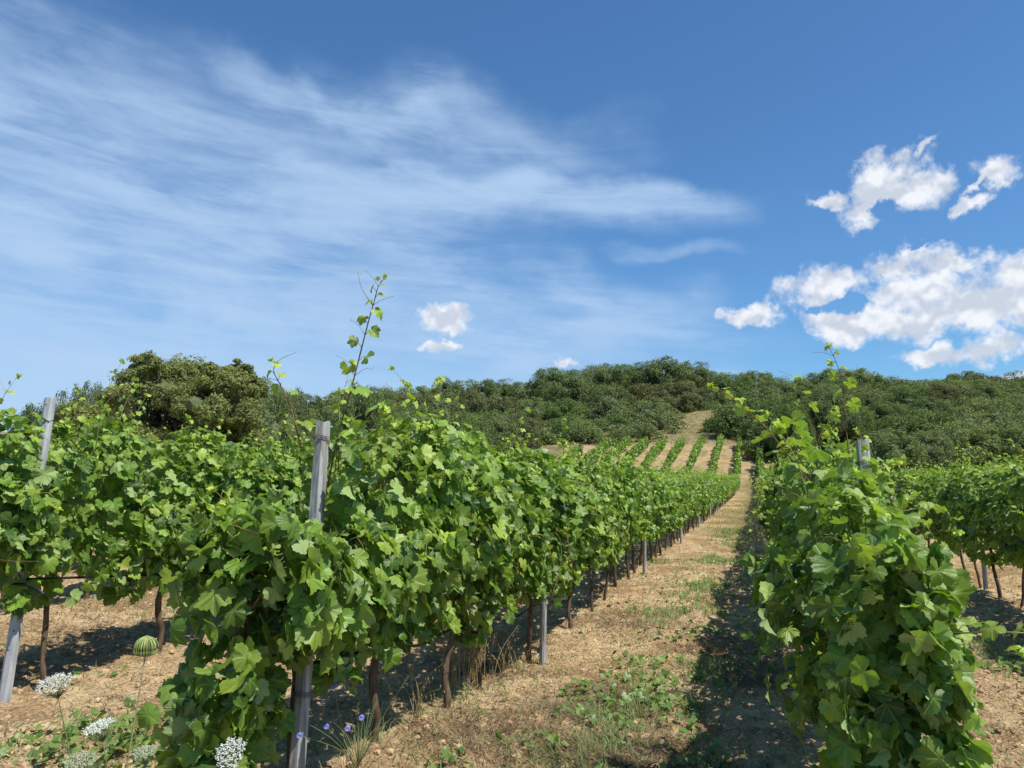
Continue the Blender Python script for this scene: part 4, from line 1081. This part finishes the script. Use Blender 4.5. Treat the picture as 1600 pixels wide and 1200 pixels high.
# tall wild oats beside the left row
def oats(px, py, n, h, label):
    x, y = pix_ground(px, py); root = empty('wild_oat_clump', (x, y, gz(x, y))); mb = MB()
    for i in range(n):
        bx, by = rc.normal(0, .07, 2); H = h * rc.uniform(.55, 1.0); lx, ly = rc.normal(0, .10, 2)
        C_ = curve([(bx, by, -.02), (bx + lx * .4, by + ly * .4, H * .6), (bx + lx * 1.5, by + ly * 1.5, H)], 8)
        Vt, Tt = tube(C_, np.linspace(.0024, .0011, 8), 4); mb.add(Vt, Tt, 0, rnd=float(rc.random() * .4 + .6), young=float(rc.random() * .2))
        for q in range(7):
            p = C_[7 - q // 2] + rc.normal(0, .012, 3) - [0, 0, .01]
            Vt, Tt = tube(np.array([p, p - [rc.normal(0, .004), rc.normal(0, .004), .010], p - [0, 0, .022]]), [.0008, .0026, .0006], 4); mb.add(Vt, Tt, 0, rnd=.8, young=0.)
    mb.build('stalks', [M_dry], root)
    tag(root, label, 'grass', 'wild oat clumps beside the left row')
oats(742, 1085, 26, .62, 'tall pale wild oats standing before the first slim post')
oats(700, 1075, 14, .55, 'loose wild oats left of the tall pale clump')
oats(800, 1060, 12, .38, 'short wild oats at the foot of the first slim post')
oats(640, 1130, 10, .40, 'short wild oats between the near vine trunks')

# umbels of wild carrot
def umbel(px, py, d, rad, label, base_px, tilt=(0, 0), faded=False):
    top = at(px, py, d); bx, by = base_px if base_px else (top.x, top.y)
    bz = gz(bx, by); root = empty('wild_carrot', (bx, by, bz)); t = np.array(top) - [bx, by, bz]
    mb = MB(); C_ = curve([(0, 0, -.02), t * .5 + [.01, .02, 0], t - [0, 0, .035 + rad * .4]], 10); mb.add(*tube(C_, np.linspace(.0028, .0018, 10), 5), 0)
    fl = MB(); c = t - [0, 0, .035 + rad * .4]; ax = np.array([tilt[0], tilt[1], 1.0]); ax /= np.linalg.norm(ax)
    u = unit(np.cross(ax, [1, .2, 0])); w = np.cross(ax, u)
    nr = 34; Pf = []
    for i in range(nr):
        q = math.sqrt((i + .5) / nr); a = i * 2.39996; hgt = .035 + rad * .4 + rad * .18 * (1 - q * q) * 1.2
        e_ = c + (u * math.cos(a) + w * math.sin(a)) * rad * q + ax * hgt
        mb.add(*tube(np.array([c, (c + e_) / 2 + (u * math.cos(a) + w * math.sin(a)) * rad * q * .18, e_]), [.0012, .0009, .0007], 4), 0)
        for k in range(24):
            Pf.append(e_ + (u * rc.normal(0, 1) + w * rc.normal(0, 1)) * rad * .078 + ax * rc.normal(0, .003))
    Pf = np.array(Pf); V, T = balls(Pf, rc.uniform(.0010, .0026, len(Pf)), (ICO1[0] * [1, 1, .5], ICO1[1])); fl.add(V, T)
    mb.build('stem', [M_stem], root); fl.build('flower_head', [M_fade if faded else M_petal], root)
    # feathery leaves low on the stalk
    lf = MB()
    for q in range(5):
        p = C_[2 + q]; dirr = unit(rc.normal(0, 1, 3) * [1, 1, .2]); 
        for s in range(14):
            a = p + dirr * .012 * s; e_ = a + unit(np.cross(dirr, [0, 0, 1])) * (.02 * (1 - s / 15)) * (1 if s % 2 else -1) + [0, 0, .006]
            lf.add(*tube(np.array([a, (a + e_) / 2, e_]), .0007, 3), 0)
        lf.add(*tube(np.array([p, p + dirr * .09, p + dirr * .17]), .001, 3), 0)
    lf.build('leaves', [M_stem], root)
    tag(root, label, 'wildflower', 'white wild carrot flowers at the lower left'); return root
def near(px, d, dx=0, dy=0):
    p = at(px, 1200, d); return (p.x + dx, p.y + dy)
umbel(93, 1064, 2.9, .062, 'flat white umbel flower standing tallest under the leaning steel post', near(112, 2.95), (.0, -.35))
umbel(163, 1133, 2.8, .050, 'smaller white umbel flower right of the tallest one', near(165, 2.85), (-.2, -.3))
umbel(372, 1160, 2.55, .048, 'round white umbel flower in front of the low drooping vine', near(365, 2.6), (.1, -1.1))
umbel(128, 1186, 2.6, .05, 'faded greenish umbel flower lowest at the bottom edge left', near(132, 2.7), (.1, -.2), True)
umbel(230, 1172, 2.8, .038, 'small faded umbel flower below the green seed head', near(236, 2.85), (0, -.3), True)
# green seed head (closed umbel) on a long stalk
top = at(228, 1010, 2.9); bx, by = near(172, 2.75); bz = gz(bx, by)
root = empty('wild_carrot_seed_head', (bx, by, bz)); t = np.array(top) - [bx, by, bz]; mb = MB()
mb.add(*tube(curve([(0, 0, -.02), t * .5 + [.01, 0, 0], t - [0, 0, .03]], 10), np.linspace(.0028, .002, 10), 5)); mb.build('stem', [M_stem], root)
mb = MB(); c = t - [0, 0, .035]
for i in range(84):
    q = math.sqrt((i + .5) / 84); a = i * 2.39996 + rc.normal(0, .12); r = .038 * q * rc.uniform(.8, 1.15); dv = np.array([math.cos(a), math.sin(a), 0])
    mb.add(*tube(curve([c, c + dv * r * 1.0 + [0, 0, .008], c + dv * r * 1.12 + [0, 0, .034], c + dv * r * .85 + [0, 0, .056], c + dv * r * .30 + [0, 0, .068 + .006 * (1 - q)]], 9), [.0012, .0013, .0014, .0016, .0018, .002, .0022, .002, .001], 4))
mb.build('seed_rays', [M_seed], root); tag(root, 'closed green globe-shaped seed head on a long pale stalk', 'wildflower')

# chicory with blue flowers
x, y = pix_ground(560, 1192); root = empty('chicory_plant', (x, y, gz(x, y))); mb = MB(); ends = [(543, 1138, 3.35), (565, 1121, 3.4), (468, 1149, 3.3), (437, 1108, 3.45), (523, 1072, 3.6), (510, 1135, 3.5)]
E = [np.array(at(*e)) - np.array(root.location) for e in ends]
for e in E: mb.add(*tube(curve([(0, 0, -.02), e * .5 + [rc.normal(0, .03), rc.normal(0, .03), 0], e], 9), np.linspace(.002, .001, 9), 4))
for i in range(26):
    a = rc.uniform(0, 6.28); L = rc.uniform(.15, .42); dv = np.array([math.cos(a) * .6, math.sin(a) * .6, 1.0]) * L
    mb.add(*tube(curve([(0, 0, 0), dv * .5, dv + [rc.normal(0, .04), rc.normal(0, .04), -.02]], 6), np.linspace(.0016, .0007, 6), 4))
mb.build('stems', [M_stem], root)
for e in E:
    mb = MB(); nn = unit(np.array([.1, -.8, .6])); u = unit(np.cross(nn, [1, 0, 0])); w = np.cross(nn, u)
    for k in range(14):
        a = k / 14 * 6.283; dv = u * math.cos(a) + w * math.sin(a); sv = np.cross(nn, dv)
        mb.add([list(e), list(e + dv * .007 + sv * .0012 + nn * .002), list(e + dv * .0125 + sv * .0016), list(e + dv * .0125 - sv * .0016), list(e + dv * .007 - sv * .0012 + nn * .002)], [(0, 1, 2), (0, 2, 3), (0, 3, 4)])
    mb.build('flower', [M_blue], root, smooth=False)
tag(root, 'wiry chicory plant with small blue flowers at the foot of the wooden end post', 'wildflower')

# bunches on the near vines
for (px, py, d, i) in ((620, 930, 4.35, 1), (600, 955, 4.2, 1), (640, 900, 4.9, 2)):
    r_ = find('L', 0, i)
    if r_:
        inv = Matrix.LocRotScale(r_.location, r_.rotation_euler, r_.scale).inverted(); p = inv @ at(px, py, d)
        grape_bunch(rc, p, r_)
